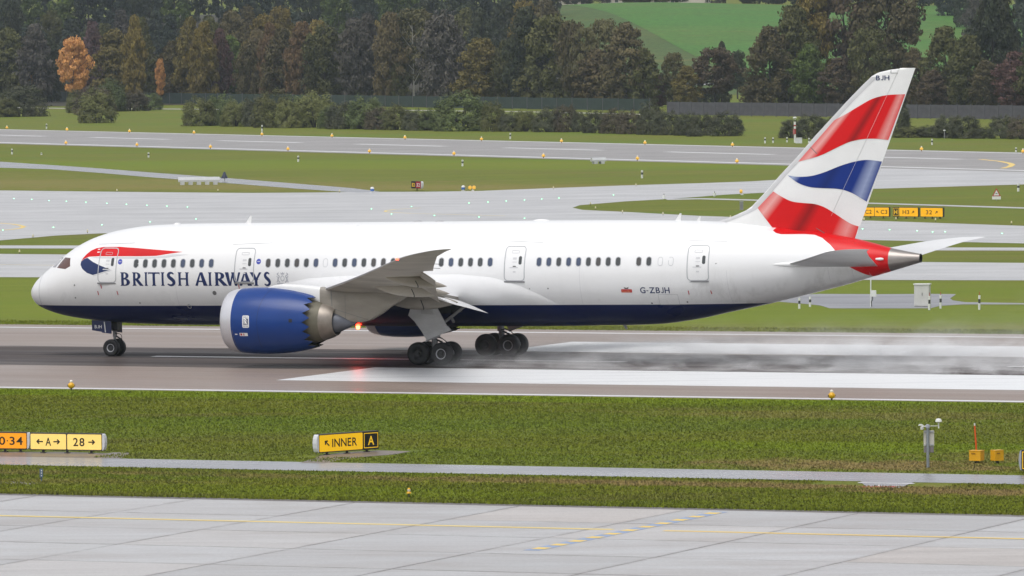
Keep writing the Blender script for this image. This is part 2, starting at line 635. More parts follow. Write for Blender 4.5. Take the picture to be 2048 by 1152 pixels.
def terrain(x, y):
    x, y = np.asarray(x, float), np.asarray(y, float)
    h = 21.0 * smooth(1640, 2250, y) + 30.0 * smooth(2250, 4200, y)
    h += 2.4 * np.exp(-((x - 42) / 45) ** 2 - ((y - 2140) / 160) ** 2)
    h += 3.0 * np.sin(x * 0.006 + 1.0) * smooth(1800, 2300, y)
    return h

def tz(x, y):
    return float(terrain(x, y))

xs = np.unique(np.concatenate([np.linspace(-5000, -400, 14), np.linspace(-400, 400, 81), np.linspace(400, 5000, 14)]))
ys = np.unique(np.concatenate([np.linspace(-400, 1600, 6), np.linspace(1600, 2400, 81), np.linspace(2400, 4400, 40), np.linspace(4400, 9500, 20)]))
gx, gy = np.meshgrid(xs, ys)
gz = terrain(gx, gy)
b = MB()
b.grid([[(gx[j, i], gy[j, i], gz[j, i]) for i in range(len(xs))] for j in range(len(ys))])
struct('ground', b, m_grass, 'mown green airfield grass running back to the hill behind the wood', smooth=True)

def drape(name, x0, x1, y0, y1, m, label, lift=0.08, edge=None, nx=40, ny=60):
    b = MB()
    rows = []
    for j in range(ny + 1):
        y = y0 + (y1 - y0) * j / ny
        a, c = (x0, x1) if edge is None else edge(y)
        rows.append([(a + (c - a) * i / nx, y, tz(a + (c - a) * i / nx, y) + lift) for i in range(nx + 1)])
    b.grid(rows)
    return struct(name, b, m, label, smooth=True)

drape('woodland_floor', -420, 16, 1575, 2480, mat('leaf_litter', (0.040, 0.036, 0.022), 0.9, var=0.4, vscale=0.3), 'dark leaf covered ground under the wood at left', 0.05)
drape('hill_field', 16, 260, 1660, 2205, m_field2, 'paler strip of meadow along the foot of the hill field', 0.06)
drape('hill_meadow', 0, 0, 1700, 2195, m_field, 'bright green meadow on the rounded hill beyond the trees', 0.12,
      edge=lambda y: (18 + 52 * ((2190 - y) / 460) ** 0.8 if y < 2190 else 18, 240))
drape('hill_road', 30, 60, 1745, 1756, mat('pale_road', (0.34, 0.33, 0.33), 0.6), 'short stretch of pale road below the hill meadow', 0.2, nx=10, ny=4)

# ------------------------------------------------------------------ paved areas
def sheet(name, pts, z, m, label=None, parent=None):
    pts = [Vector((p.x, p.y, z)) for p in pts]
    b = MB()
    tri = tessellate_polygon([pts])
    b.add(pts, [tuple(t) for t in tri])
    o = b.build(name, m, parent, fix=False)
    me = o.data
    for p in me.polygons:
        if p.normal.z < 0:
            p.flip()
    if parent is None:
        o['kind'] = 'structure'
    if label:
        o['label'] = label
    return o

def band(name, s0, s1, t0, t1, z, m, label=None, parent=None):
    return sheet(name, [RW(s0, t0), RW(s0, t1), RW(s1, t1), RW(s1, t0)], z, m, label, parent)

def ext(a, c, k0, k1):
    """line through two ground points, carried on beyond both ends"""
    d = c - a
    return a - d * k0, c + d * k1

# runway in its own frame, so that its wear runs along it
rb = MB()
rows = []
for i in range(71):
    x = -500 + 1000 * i / 70
    rows.append([(x, -32.2, 0), (x, 0, 0), (x, 35.0, 0)])
rb.grid(rows)
runway = struct('runway', rb, m_runway, 'wet grey runway with dark tyre rubber under the airliner', fix=True)
runway.location = (ORG.x, ORG.y, 0.012)
runway.rotation_euler = (0, 0, -YAW)
RWZ = 0.012
def rmark(name, s0, s1, t0, t1, m, dz=0.004, slant=0.0, label=None):
    b = MB()
    n = max(2, int(abs(s1 - s0) / 6))
    b.grid([[(-(s0 + (s1 - s0) * i / n), t0, dz), (-(s0 + (s1 - s0) * i / n), t1, dz)] for i in range(n + 1)])
    o = b.build(name, m, runway)
    if label:
        o['label'] = label
    return o
rmark('edge_line', 500, -500, 30.9, 31.8, m_white_line)
rmark('edge_line', 500, -500, -31.8, -30.9, m_white_line)
rmark('aiming_point_block', 4.9, -58, -21.8, -8.6, m_white_paint, label='broad white touchdown block on the near side of the runway')
rmark('aiming_point_block', 4.9, -58, 9.6, 20.9, m_white_paint, label='broad white touchdown block on the far side of the runway')
for s0 in (129, 76, 23, -30, -83):
    rmark('centre_line_dash', s0, s0 - 30, -0.42, 0.42, m_white_line)

# near taxiway of concrete slabs
taxi = band('taxiway', 160, -260, -102.8, -190, 0.010, m_joint, 'pale wet concrete slab taxiway along the bottom of the picture')
band('taxiway_shoulder', 160, -260, -102.75, -103.75, 0.016, m_shoulder, 'narrow dark asphalt strip between grass and concrete slabs')
SL = 7.25
sb = MB()
sb.box((0, 0, 0), (SL - 0.05, SL - 0.05, 0.10))
slab_me = sb.mesh('slab', [m_slab])
for j in range(7):
    for i in range(22):
        o = place('slab', slab_me, taxi)
        w = RW(14 - SL * (i + 0.5), -103.8 - SL * (j + 0.5))
        o.location = (w.x, w.y, -0.022 + random.uniform(-0.003, 0.003))
        o.rotation_euler = (random.uniform(-.0004, .0004), random.uniform(-.0004, .0004), -YAW)
TZ = 0.036
band('yellow_line', 160, -52.2, -114.22, -113.80, TZ, m_pale_yellow, parent=taxi)
band('yellow_line', -54.3, -260, -114.22, -113.80, TZ, m_yellow_paint, parent=taxi)
band('blue_dash_backing', -52.65, -53.30, -104.5, -124.0, TZ, m_blue_paint, parent=taxi)
for k in range(11):
    t = -105.0 - k * 1.76
    band('yellow_dash', -52.70, -53.25, t, t - 0.80, TZ + 0.004, m_yellow_paint, parent=taxi)

# service path and sign plinths between taxiway and runway
band('service_path', 160, -260, -81.75, -86.75, 0.008, m_path, 'narrow wet grey service path crossing the near grass')
def pxsheet(name, pix, z, m, label):
    return sheet(name, [G(*p) for p in pix], z, m, label)
pxsheet('sign_apron', [(-260, 902), (0, 905), (120, 904), (215, 907), (228, 905), (262, 906), (240, 917.5), (0, 913), (-260, 908)], 0.012, m_pad,
        'damp brown concrete apron under the orange and pale yellow signs')
pxsheet('sign_apron', [(600, 926.5), (640, 912), (690, 905), (757, 901), (822, 903), (790, 909), (735, 913.5), (690, 918), (650, 927)], 0.012, m_pad,
        'damp pale concrete apron under the leaning yellow sign')
pxsheet('path_pad', [(1720, 964), (1790, 950), (1850, 950), (1828, 965), (1800, 976), (1735, 975)], 0.013, m_path, 'small grey asphalt pad joining the service path below the camera pole')
pxsheet('verge_pad', [(-120, 963), (0, 963.5), (75, 964), (82, 966.5), (60, 969), (0, 968), (-120, 968)], 0.010, m_pad, 'short damp slab in the grass by the small blue marker')

# beyond the runway: cabinet yard, two taxiways, thin path, apron with green centre lights
pxsheet('cabinet_yard', [(1560, 592), (1640, 588), (1760, 588.6), (1860, 588), (1912, 588.5), (1906, 593), (1900, 597), (1906, 601), (1930, 604.5), (2048, 606.5), (2300, 609), (2300, 612), (2048, 609), (1925, 609), (1880, 612),
                         (1860, 617), (1660, 617), (1640, 611), (1600, 607), (1560, 604)], 0.010, m_pad2, 'small grey yard of asphalt round the white cabinet')
pxsheet('parallel_taxiway', [(-2500, 486), (0, 508), (2048, 526), (4500, 547.5), (4500, 569), (2048, 561), (0, 554.5), (-2500, 546.5)], 0.010, m_taxi,
        'wet grey taxiway just behind the airliner')
pxsheet('thin_path', [(-2500, 485.5), (0, 491), (2048, 495.5), (4500, 501), (4500, 507), (2048, 501.5), (0, 497), (-2500, 491.5)], 0.014, m_taxi,
        'thin grey path running behind the aircraft tail')
pxsheet('apron', [(-2200, 361), (0, 381), (300, 384.5), (500, 386), (640, 385), (720, 384), (860, 383.5), (960, 382), (1100, 376.5), (1250, 371), (1400, 366.5), (1500, 363),
                  (1600, 357), (1680, 349), (1740, 338), (1780, 333.5), (2048, 339), (2700, 352), (2700, 362), (2300, 364), (2048, 369), (1740, 378), (1520, 386), (1450, 389.5), (1400, 393.5), (1340, 398),
                  (1250, 403), (1160, 410.5), (1145, 415.5), (1165, 420), (1250, 424), (1400, 432), (1550, 437), (1740, 441.5), (2048, 452), (2700, 473), (2700, 500),
                  (2048, 487), (1700, 479.5), (1200, 470), (600, 464), (300, 465), (200, 467), (110, 471.5), (60, 476), (0, 481), (-2200, 478)], 0.012, m_taxi,
        'broad wet grey taxiway junction with green centre line lights')
pxsheet('island_path', [(1330, 398), (1400, 396.5), (1500, 399), (1740, 405.5), (2048, 415), (2700, 436), (2700, 440), (2048, 417.5), (1740, 407.8), (1500, 401.5), (1400, 398.8), (1335, 400)], 0.016, m_taxi,
        'thin pale path across the grass island right of the tail fin')
pxsheet('perimeter_path', [(-700, 290), (0, 323.5), (100, 330), (200, 337), (300, 345), (450, 356), (600, 368), (700, 376), (760, 383), (720, 386), (690, 384), (600, 378),
                           (450, 366), (300, 354.6), (200, 346), (100, 338.5), (0, 335.5), (-700, 318)], 0.014, m_path, 'pale wet path slanting through the grass at far left')
far_pts = []
a0, a1 = ext(G(0, 287.5), G(1500, 329.3), 1.2, 1.6)
c0, c1 = ext(G(0, 258.7), G(1465, 292.2), 1.2, 1.6)
far_rwy = sheet('far_runway', [a0, a1, c1, c0], 0.020, m_far_rwy, 'distant grey runway crossing in front of the bushes')
def far_line(name, u0, u1, f, half=0.5, m=m_white_line, dz=0.006):
    """u along the far runway (metres from its left edge in view), f from 0 near edge to 1 far edge"""
    A, B = G(0, 287.5), G(1500, 329.3)
    C = G(0, 258.7)
    d = (B - A).normalized()
    w = Vector((-d.y, d.x, 0))
    if (C - A).dot(w) < 0:
        w = -w
    W = (C - A).dot(w)
    q = [A + d * u0 + w * (W * f - half), A + d * u0 + w * (W * f + half), A + d * u1 + w * (W * f + half), A + d * u1 + w * (W * f - half)]
    return sheet(name, q, 0.020 + dz, m, parent=far_rwy)
far_line('edge_line', -250, 620, 0.075, 1.0)
far_line('edge_line', -250, 620, 0.985, 0.8)
for k in range(-3, 9):
    far_line('centre_line_dash', 11 + k * 49.5, 11 + k * 49.5 + 30, 0.56, 1.0)

# yellow lead lines on the junction
def ribbon(name, pix, w, z, m, parent=None):
    pts = [G(*p) for p in pix]
    b = MB()
    rows = []
    for i, p in enumerate(pts):
        d = (pts[min(i + 1, len(pts) - 1)] - pts[max(i - 1, 0)]).normalized()
        q = Vector((-d.y, d.x, 0)) * (w / 2)
        rows.append([(p.x - q.x, p.y - q.y, z), (p.x + q.x, p.y + q.y, z)])
    b.grid(rows)
    return b.build(name, m, parent)
ap = bpy.data.objects['apron']
ribbon('yellow_lead_line', [(-60, 445), (0, 446.5), (25, 448.5), (40, 451), (48, 453.5), (42, 456.5), (25, 459), (0, 461), (-60, 464)], 0.45, 0.018, m_yellow_paint, ap)
ribbon('yellow_lead_line', [(1010, 432), (900, 429), (820, 427), (785, 425), (770, 423.5), (772, 421.5), (790, 419), (840, 416)], 0.30, 0.018, m_pale_yellow, ap)
ribbon('yellow_lead_line', [(1960, 319), (2000, 323), (2020, 327), (2025, 330), (2018, 334), (2005, 337)], 0.8, 0.030, m_yellow_paint, far_rwy)
ribbon('white_edge_line', [(-200, 527.5), (0, 529.5), (300, 533)], 0.25, 0.016, m_pale_yellow, bpy.data.objects['parallel_taxiway'])

# ------------------------------------------------------------------ grass standing at the edges and over the near verges
def tufts(name, area, n, label, hmin=0.03, hmax=0.085, keep=None):
    s0, s1, t0, t1 = area
    s = rng.uniform(min(s0, s1), max(s0, s1), n)
    t = rng.uniform(min(t0, t1), max(t0, t1), n)
    if keep is not None:
        k = keep(s, t)
        s, t = s[k], t[k]
    n = len(s)
    cx = ORG.x + AX.x * s + NX.x * t
    cy = ORG.y + AX.y * s + NX.y * t
    ang = rng.uniform(0, math.pi, n)
    h = rng.uniform(hmin, hmax, n) * (0.7 + 0.6 * rng.random(n))
    w = rng.uniform(0.02, 0.06, n)
    lx, ly = rng.normal(0, 0.03, n), rng.normal(0, 0.03, n)
    v = np.zeros((n, 3, 3))
    v[:, 0] = np.stack([cx - np.cos(ang) * w, cy - np.sin(ang) * w, np.full(n, -0.005)], 1)
    v[:, 1] = np.stack([cx + np.cos(ang) * w, cy + np.sin(ang) * w, np.full(n, -0.005)], 1)
    v[:, 2] = np.stack([cx + lx, cy + ly, h], 1)
    me = bpy.data.meshes.new(name)
    me.vertices.add(3 * n)
    me.vertices.foreach_set('co', v.reshape(-1))
    me.loops.add(3 * n)
    me.loops.foreach_set('vertex_index', np.arange(3 * n, dtype=np.int32))
    me.polygons.add(n)
    me.polygons.foreach_set('loop_start', np.arange(0, 3 * n, 3, dtype=np.int32))
    me.update()
    me.validate()
    me.materials.append(m_tuft)
    o = place(name, me)
    o['kind'] = 'stuff'
    o['label'] = label
    o['category'] = 'grass'
    return o
def off_pads(s, t):
    k = np.ones(len(s), bool)
    k &= ~((s > -13.6) & (s < 20) & (t < -77.8) & (t > -82))
    k &= ~((s > -26.5) & (s < -22.8) & (np.abs(t + 76.5 + (s + 23.3) * 0.4) < 2.6) & (t < -73))
    k &= ~((np.abs(s + 54.0) < 3.0) & (t < -86) & (t > -89.3))
    return k
tufts('near_verge_grass', (2, -78, -87.0, -102.7), 150000, 'short grass blades on the verge between path and concrete taxiway', keep=off_pads)
tufts('mid_verge_grass', (16, -70, -33.0, -81.5), 300000, 'short grass blades between the service path and the runway', keep=off_pads)
tufts('edge_grass', (2, -78, -102.2, -102.95), 9000, 'ragged grass blades hanging over the taxiway shoulder', 0.06, 0.16)
tufts('far_edge_grass', (75, -45, 34.7, 40.0), 16000, 'ragged grass blades along the far runway edge', 0.05, 0.13)
# ================================================================== THE AIRLINER
plane = thing('airliner', 'white and navy twin-engine airliner with red, white and blue tail braking on the wet runway', 'airliner')
plane.location = RW(NOSE_S, 0)
plane.rotation_euler = (0, 0, -YAW)
# local frame: x aft of the nose, y to the far side, z above the runway

BELLY = lambda X: 3.10 + 0.0097 * (X - 8.96)          # top of the navy belly paint

def hull_material():
    n = NB('hull_paint')
    tc = n.node('ShaderNodeTexCoord').outputs['Object']
    sx = n.node('ShaderNodeSeparateXYZ')
    n.link(tc, sx.inputs[0])
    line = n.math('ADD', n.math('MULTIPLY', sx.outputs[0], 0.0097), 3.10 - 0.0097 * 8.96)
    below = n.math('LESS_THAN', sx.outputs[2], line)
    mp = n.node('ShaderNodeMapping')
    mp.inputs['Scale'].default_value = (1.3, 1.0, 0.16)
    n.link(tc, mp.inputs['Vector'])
    grime_shade = n.rng(n.noise(mp.outputs[0], 1.1, 6, 0.7), 0.50, 0.78, 0, 1)
    aft = n.rng(sx.outputs[0], 40, 49, 0.12, 0.75)  # dirt streaks, strengthened aft to paint in the grey shading of the underside
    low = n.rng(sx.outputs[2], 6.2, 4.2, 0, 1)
    white = n.mix(n.math('MULTIPLY', grime_shade, n.math('MULTIPLY', aft, low)), (0.80, 0.80, 0.805), (0.42, 0.415, 0.40))
    soft = n.noise(tc, 0.35, 3, 0.5)
    white = n.mix(n.rng(soft, 0.3, 0.7, 0, 0.10), white, (0.66, 0.665, 0.68))
    navy = n.mix(n.rng(soft, 0.3, 0.7, 0, 0.6), (0.003, 0.010, 0.070), (0.004, 0.014, 0.085))
    c = n.mix(below, white, navy)
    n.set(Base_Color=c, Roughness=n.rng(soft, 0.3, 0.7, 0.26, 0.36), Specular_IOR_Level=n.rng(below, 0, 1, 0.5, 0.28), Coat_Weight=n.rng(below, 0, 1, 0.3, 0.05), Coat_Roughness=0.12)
    return n.m
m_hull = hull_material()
m_white = mat('gloss_white_paint', (0.80, 0.80, 0.80), 0.3, coat=0.3, var=0.06, vscale=0.6)
m_navy = mat('navy_paint', (0.006, 0.014, 0.09), 0.3, coat=0.3)
m_letter = mat('navy_lettering', (0.008, 0.022, 0.10), 0.35)
m_red = mat('red_paint', (0.62, 0.004, 0.007), 0.35, spec=0.3, coat=0.05, var=0.12, vscale=0.5)
m_silver = mat('light_grey_metal', (0.62, 0.62, 0.66), 0.32, metal=0.35, var=0.08, vscale=0.8)
m_grey = mat('grey_paint', (0.40, 0.40, 0.41), 0.4, var=0.12, vscale=1.0)
m_dirty = mat('soiled_wing_underside', (0.315, 0.288, 0.25), 0.45, var=0.38, vscale=0.8, stretch=(0.35, 1, 1))
m_wing_top = mat('wing_top_grey', (0.66, 0.66, 0.67), 0.35, var=0.08, vscale=0.7)
m_stab = mat('tailplane_grey', (0.52, 0.52, 0.53), 0.35, var=0.12, vscale=0.8)
m_engine = mat('engine_blue', (0.005, 0.042, 0.215), 0.3, spec=0.35, coat=0.12, var=0.10, vscale=0.6)
m_hot = mat('core_metal', (0.30, 0.265, 0.23), 0.42, metal=0.6, var=0.25, vscale=2.0)
m_olive = mat('core_cowl_olive', (0.15, 0.138, 0.10), 0.55, metal=0.2, var=0.25, vscale=1.5)
m_cone = mat('exhaust_cone_metal', (0.17, 0.18, 0.21), 0.42, metal=0.5, var=0.2, vscale=2.0)
m_black = mat('black_rubber', (0.016, 0.016, 0.017), 0.6, var=0.3, vscale=4)
m_tyre = mat('tyre_rubber', (0.019, 0.019, 0.021), 0.55, var=0.35, vscale=5)
m_gear = mat('landing_gear_grey', (0.30, 0.30, 0.31), 0.45, var=0.25, vscale=6)
m_dark_gear = mat('oily_gear_metal', (0.06, 0.06, 0.062), 0.5, metal=0.4, var=0.3, vscale=8)
m_bay = mat('gear_bay_dark', (0.02, 0.022, 0.026), 0.7)
m_seal = mat('door_seal_grey', (0.42, 0.43, 0.45), 0.5)
m_line = mat('panel_gap', (0.16, 0.16, 0.165), 0.6)
m_sill = mat('door_sill_metal', (0.20, 0.20, 0.21), 0.5, metal=0.4)
m_pane = [mat('cabin_glass_reflection_grey', (0.055, 0.060, 0.062), 0.12, coat=0.3), mat('cabin_glass_reflection_blue', (0.055, 0.075, 0.13), 0.12, coat=0.3),  # pane tints paint in the varied reflections on the glass
          mat('cabin_glass_reflection_brown', (0.070, 0.065, 0.062), 0.12, coat=0.3)]
m_cockpit = mat('cockpit_glass', (0.11, 0.050, 0.040), 0.08, coat=0.6)
m_cockpit_pale = mat('cockpit_glass_forward', (0.30, 0.29, 0.30), 0.10, coat=0.6)
m_tailmetal = mat('bare_tail_cone_metal', (0.34, 0.31, 0.29), 0.38, metal=0.7, var=0.25, vscale=1.6, stretch=(0.3, 1, 1))
m_ghost = mat('faint_grey_print', (0.60, 0.60, 0.62), 0.4)
m_crest = mat('crest_grey_print', (0.42, 0.43, 0.47), 0.4)
m_violet = mat('round_badge_blue', (0.06, 0.08, 0.42), 0.4)
m_redmark = mat('red_tick_paint', (0.45, 0.02, 0.03), 0.4)

# ---- hull loft: station, crown height, keel height, half width
HULL = np.array([(0.12, 3.72, 3.70, 0.02), (0.17, 3.96, 3.47, 0.30), (0.32, 4.20, 3.22, 0.56), (0.6, 4.52, 2.96, 0.88), (1.0, 4.86, 2.76, 1.18),
                 (1.5, 5.24, 2.59, 1.46), (2.1, 5.66, 2.43, 1.74), (2.8, 6.19, 2.30, 2.01), (3.6, 6.66, 2.19, 2.25), (4.6, 7.08, 2.09, 2.48),
                 (6.0, 7.45, 1.99, 2.69), (8.0, 7.73, 1.93, 2.83), (10.5, 7.84, 1.90, 2.885), (14, 7.89, 1.925, 2.885), (20, 7.945, 1.96, 2.885),
                 (30, 8.05, 2.035, 2.885), (38, 8.12, 2.12, 2.885), (40.16, 8.12, 2.20, 2.86), (42.6, 8.09, 2.52, 2.76), (44.5, 8.00, 2.92, 2.60),
                 (46.5, 7.81, 3.33, 2.34), (48.7, 7.56, 3.82, 1.97), (50.2, 7.42, 4.19, 1.67), (51.7, 7.18, 4.57, 1.33), (53.2, 6.84, 5.00, 0.98),
                 (54.3, 6.56, 5.32, 0.66), (55.93, 6.26, 5.80, 0.24)])
def pchip(tab, x, k):
    X, V = tab[:, 0], tab[:, k]
    i = int(np.clip(np.searchsorted(X, x) - 1, 0, len(X) - 2))
    h = X[i + 1] - X[i]
    u = (x - X[i]) / h
    d = np.diff(V) / np.diff(X)
    def m(j):
        if j == 0:
            return d[0]
        if j == len(X) - 1:
            return d[-1]
        if d[j - 1] * d[j] <= 0:
            return 0.0
        w1 = 2 * (X[j + 1] - X[j]) + X[j] - X[j - 1]
        w2 = X[j + 1] - X[j] + 2 * (X[j] - X[j - 1])
        return (w1 + w2) / (w1 / d[j - 1] + w2 / d[j])
    return (1 + 2 * u) * (1 - u) ** 2 * V[i] + u * (1 - u) ** 2 * h * m(i) + u * u * (3 - 2 * u) * V[i + 1] + u * u * (u - 1) * h * m(i + 1)
def hull(X):
    X = min(max(X, 0.12), 55.93)
    t, bt, w = (pchip(HULL, X, k) for k in (1, 2, 3))
    return (t + bt) / 2, max((t - bt) / 2, 0.01), w           # centre height, half height, half width
def side(X, Z):                                               # near skin of the hull
    zc, hh, w = hull(X)
    return -w * math.sqrt(max(1 - ((Z - zc) / hh) ** 2, 0.0))
def FS(px, py):                                               # station and height of the hull skin seen at a pixel
    t = -2.8
    for _ in range(40):
        X, Z = PL(px, py, t)
        t = 0.5 * t + 0.5 * side(X, Z)
    return X, Z

def hull_ring(X, n=72, grow=0.0):
    zc, hh, w = hull(X)
    return [(X, (w + grow) * math.cos(2 * math.pi * i / n), zc + (hh + grow) * math.sin(2 * math.pi * i / n)) for i in range(n)]
st = list(0.12 + 6.0 * np.linspace(0, 1, 40) ** 2) + list(np.linspace(6.6, 54.2, 110))
hb = MB()
hb.grid([hull_ring(x) for x in st], close_u=True)
hb.add(hull_ring(0.12), [tuple(range(72))])
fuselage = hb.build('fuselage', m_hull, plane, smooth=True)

# ---- decals: flat outlines wrapped on a curved skin
def wrap_decal(name, m, loops_list, surf, off=0.004, parent=None, dz=0.14, dx=0.45, step=0.0015, tris=None):
    bm = bmesh.new()
    lay = []
    if tris is not None:
        vs, fs = tris
        bv = [bm.verts.new((x, 0.0, z)) for x, z in vs]
        for f in fs:
            try:
                bm.faces.new([bv[i] for i in f])
            except ValueError:
                pass
    for k, loops in enumerate(loops_list or []):
        flat = [Vector((p[0], p[1], 0)) for lp in loops for p in lp]
        tri = tessellate_polygon([[Vector((p[0], p[1], 0)) for p in lp] for lp in loops])
        bv = [bm.verts.new((p.x, -k * step, p.y)) for p in flat]
        for f in tri:
            try:
                bm.faces.new([bv[i] for i in f])
            except ValueError:
                pass
    for axis, stp in ((2, dz), (0, dx)):
        c = [v.co[axis] for v in bm.verts]
        lo, hi = min(c), max(c)
        q = math.ceil(lo / stp) * stp
        while q < hi:
            co = Vector((0, 0, 0))
            co[axis] = q
            no = Vector((0, 0, 0))
            no[axis] = 1
            bmesh.ops.bisect_plane(bm, geom=bm.verts[:] + bm.edges[:] + bm.faces[:], plane_co=co, plane_no=no, dist=1e-6)
            q += stp
    for v in bm.verts:
        v.co.y = surf(v.co.x, v.co.z) - off + v.co.y
    bmesh.ops.recalc_face_normals(bm, faces=bm.faces)
    fl = [f for f in bm.faces if f.normal.y > 0]
    bmesh.ops.reverse_faces(bm, faces=fl)
    me = bpy.data.meshes.new(name)
    bm.to_mesh(me)
    bm.free()
    me.materials.append(m)
    return place(name, me, parent or plane)

def rrect(x0, x1, z0, z1, r, n=6, skew=0.0):
    pts = []
    for cx, cz, a in ((x1 - r, z1 - r, 0), (x0 + r, z1 - r, 90), (x0 + r, z0 + r, 180), (x1 - r, z0 + r, 270)):
        for i in range(n + 1):
            t = math.radians(a + 90 * i / n)
            pts.append((cx + r * math.cos(t), cz + r * math.sin(t)))
    return pts
def circle(cx, cz, r, n=16, rz=None):
    return [(cx + r * math.cos(2 * math.pi * i / n), cz + (rz or r) * math.sin(2 * math.pi * i / n)) for i in range(n)]
def ring_loops(x0, x1, z0, z1, r, w):
    return [rrect(x0, x1, z0, z1, r), rrect(x0 + w, x1 - w, z0 + w, z1 - w, max(r - w, 0.01))[::-1]]

# ---- cabin windows
WPX = [272.6, 291, 309.4, 328.1, 346.9, 366, 384.7, 403.5, 422.6, 536.5, 555.6, 574.7, 593.8, 612.8, 632, 'p651', 670.3, 689.4, 708.7, 727.8, 747.2, 766.7, 786,
       805.5, 824.8, 844, 863, 882.6, 902, 921.5, 941, 960.4, 980.2, 1078, 1097.6, 1117.4, 1137.2, 1157, 1176.7, 1196.5, 1216.3, 1236, 1277.4, 1297.5, 'p1320.5', 'p1341.7']
XR = 24.0
ZR = 5.59 + 0.0088 * (XR - 8.35)
zc_, hh_, w_ = hull(XR)
yr = side(XR, ZR)
def rel(x, z):
    return side(XR, ZR + z) - yr
def win_mesh(name, loops, off, m):
    o = wrap_decal(name, m, [loops], lambda x, z: rel(x, z), off, plane, dz=0.08)
    me = o.data
    bpy.data.objects.remove(o)
    return me
pane_me = [win_mesh('window', [rrect(-0.135, 0.135, -0.235, 0.235, 0.13)], 0.004, m) for m in m_pane]
frame_me = win_mesh('frame', ring_loops(-0.175, 0.175, -0.275, 0.275, 0.17, 0.036), 0.006, m_seal)
plug_me = win_mesh('window_plug', ring_loops(-0.15, 0.15, -0.25, 0.25, 0.15, 0.022), 0.005, m_seal)
for q in WPX:
    plug = isinstance(q, str)
    X, _ = FS(float(q[1:]) if plug else q, 525)
    Z = 5.59 + 0.0088 * (X - 8.35)
    loc = (X, side(X, Z), Z)
    if plug:
        place('window_plug', plug_me, plane, loc)
    else:
        w = place('window', pane_me[random.choice((0, 0, 1, 1, 2))], plane, loc)
        place('frame', frame_me, w)

# ---- cabin doors
def cabin_door(pl, pr, zt_px, zb_px, tilt):
    x0, z0 = FS(pl, zb_px)
    x1, _ = FS(pr, zb_px)
    _, z1 = FS((pl + pr) / 2 + 3, zt_px)
    d = wrap_decal('cabin_door', m_seal, [ring_loops(x0, x1, z0, z1, 0.24, 0.055)], side, 0.008)
    w = x1 - x0
    xc = (x0 + x1) / 2
    wrap_decal('door_window', m_pane[0], [[rrect(x1 - 0.40, x1 - 0.21, z0 + 0.86 * (z1 - z0) - 0.78, z0 + 0.86 * (z1 - z0) - 0.30, 0.09)]], side, 0.008, d)
    wrap_decal('handle', m_dark_gear, [[rrect(xc - 0.10, xc + 0.10, z0 + 0.83, z0 + 0.88, 0.02)]], side, 0.011, d)
    wrap_decal('handle_recess', m_ghost, [[rrect(xc - 0.30, xc + 0.22, z0 + 0.76, z0 + 0.82, 0.03)]], side, 0.007, d)
    wrap_decal('grip', m_ghost, [[rrect(xc - 0.14, xc + 0.14, z0 + 1.08, z0 + 1.12, 0.015)]], side, 0.007, d)
    wrap_decal('vent_flap', m_seal, [ring_loops(xc - 0.24, xc + 0.24, z1 - 0.42, z1 - 0.26, 0.06, 0.02)], side, 0.007, d)
    wrap_decal('placard', m_ghost, [[rrect(xc - 0.12, xc + 0.12, z0 + 1.24, z0 + 1.36, 0.02)]], side, 0.007, d)
    wrap_decal('placard', m_ghost, [[rrect(xc - 0.09, xc + 0.09, z0 + 0.50, z0 + 0.58, 0.02)]], side, 0.007, d)
    s = MB()
    ys = side(xc, z0) - 0.012
    s.box((xc, ys, z0 - 0.03), (w * 0.98, 0.05, 0.085))
    s.build('door_sill', m_sill, d)
    wrap_decal('drip_rail', m_seal, [[[(x0 - 0.35, z1 + 0.22 - tilt), (x1 + 0.95, z1 + 0.22 + tilt), (x1 + 0.95, z1 + 0.245 + tilt), (x0 - 0.35, z1 + 0.245 - tilt)]]], side, 0.008, d)
    return x0, x1, z0, z1
for dpx in ((195.5, 232.7, 495, 565.5, 0.05), (468.7, 508.3, 495.3, 565, 0.05), (1008, 1049.6, 491.4, 562.5, -0.04), (1374, 1418.7, 490, 562, -0.04)):
    cabin_door(*dpx)

# ---- cockpit windows
def crop(pts, ox, oy, k):
    return [FS(ox + x / k, oy + y / k) for x, y in pts]
wrap_decal('cockpit_window', m_cockpit, [[crop([(305, 393), (372, 308), (416, 312), (413, 380), (372, 404)], 40, 440, 4.115)]], side, 0.006, dz=0.08, dx=0.1)
wrap_decal('cockpit_window', m_cockpit_pale, [[crop([(268, 388), (345, 308), (362, 309), (292, 391)], 40, 440, 4.115)]], side, 0.006, dz=0.08, dx=0.1)
# nose cone joint
jb = MB()
zc, hh, w = hull(1.22)
rows = []
for i in range(41):
    a = math.pi * 0.5 + math.pi * i / 40
    rows.append([(1.20 + 0.0, (w + 0.003) * math.cos(a), zc + (hh + 0.003) * math.sin(a)), (1.225, (w + 0.012) * math.cos(a), zc + (hh + 0.012) * math.sin(a))])
jb.grid(rows)
jb.build('nose_cone_joint', m_seal, plane)

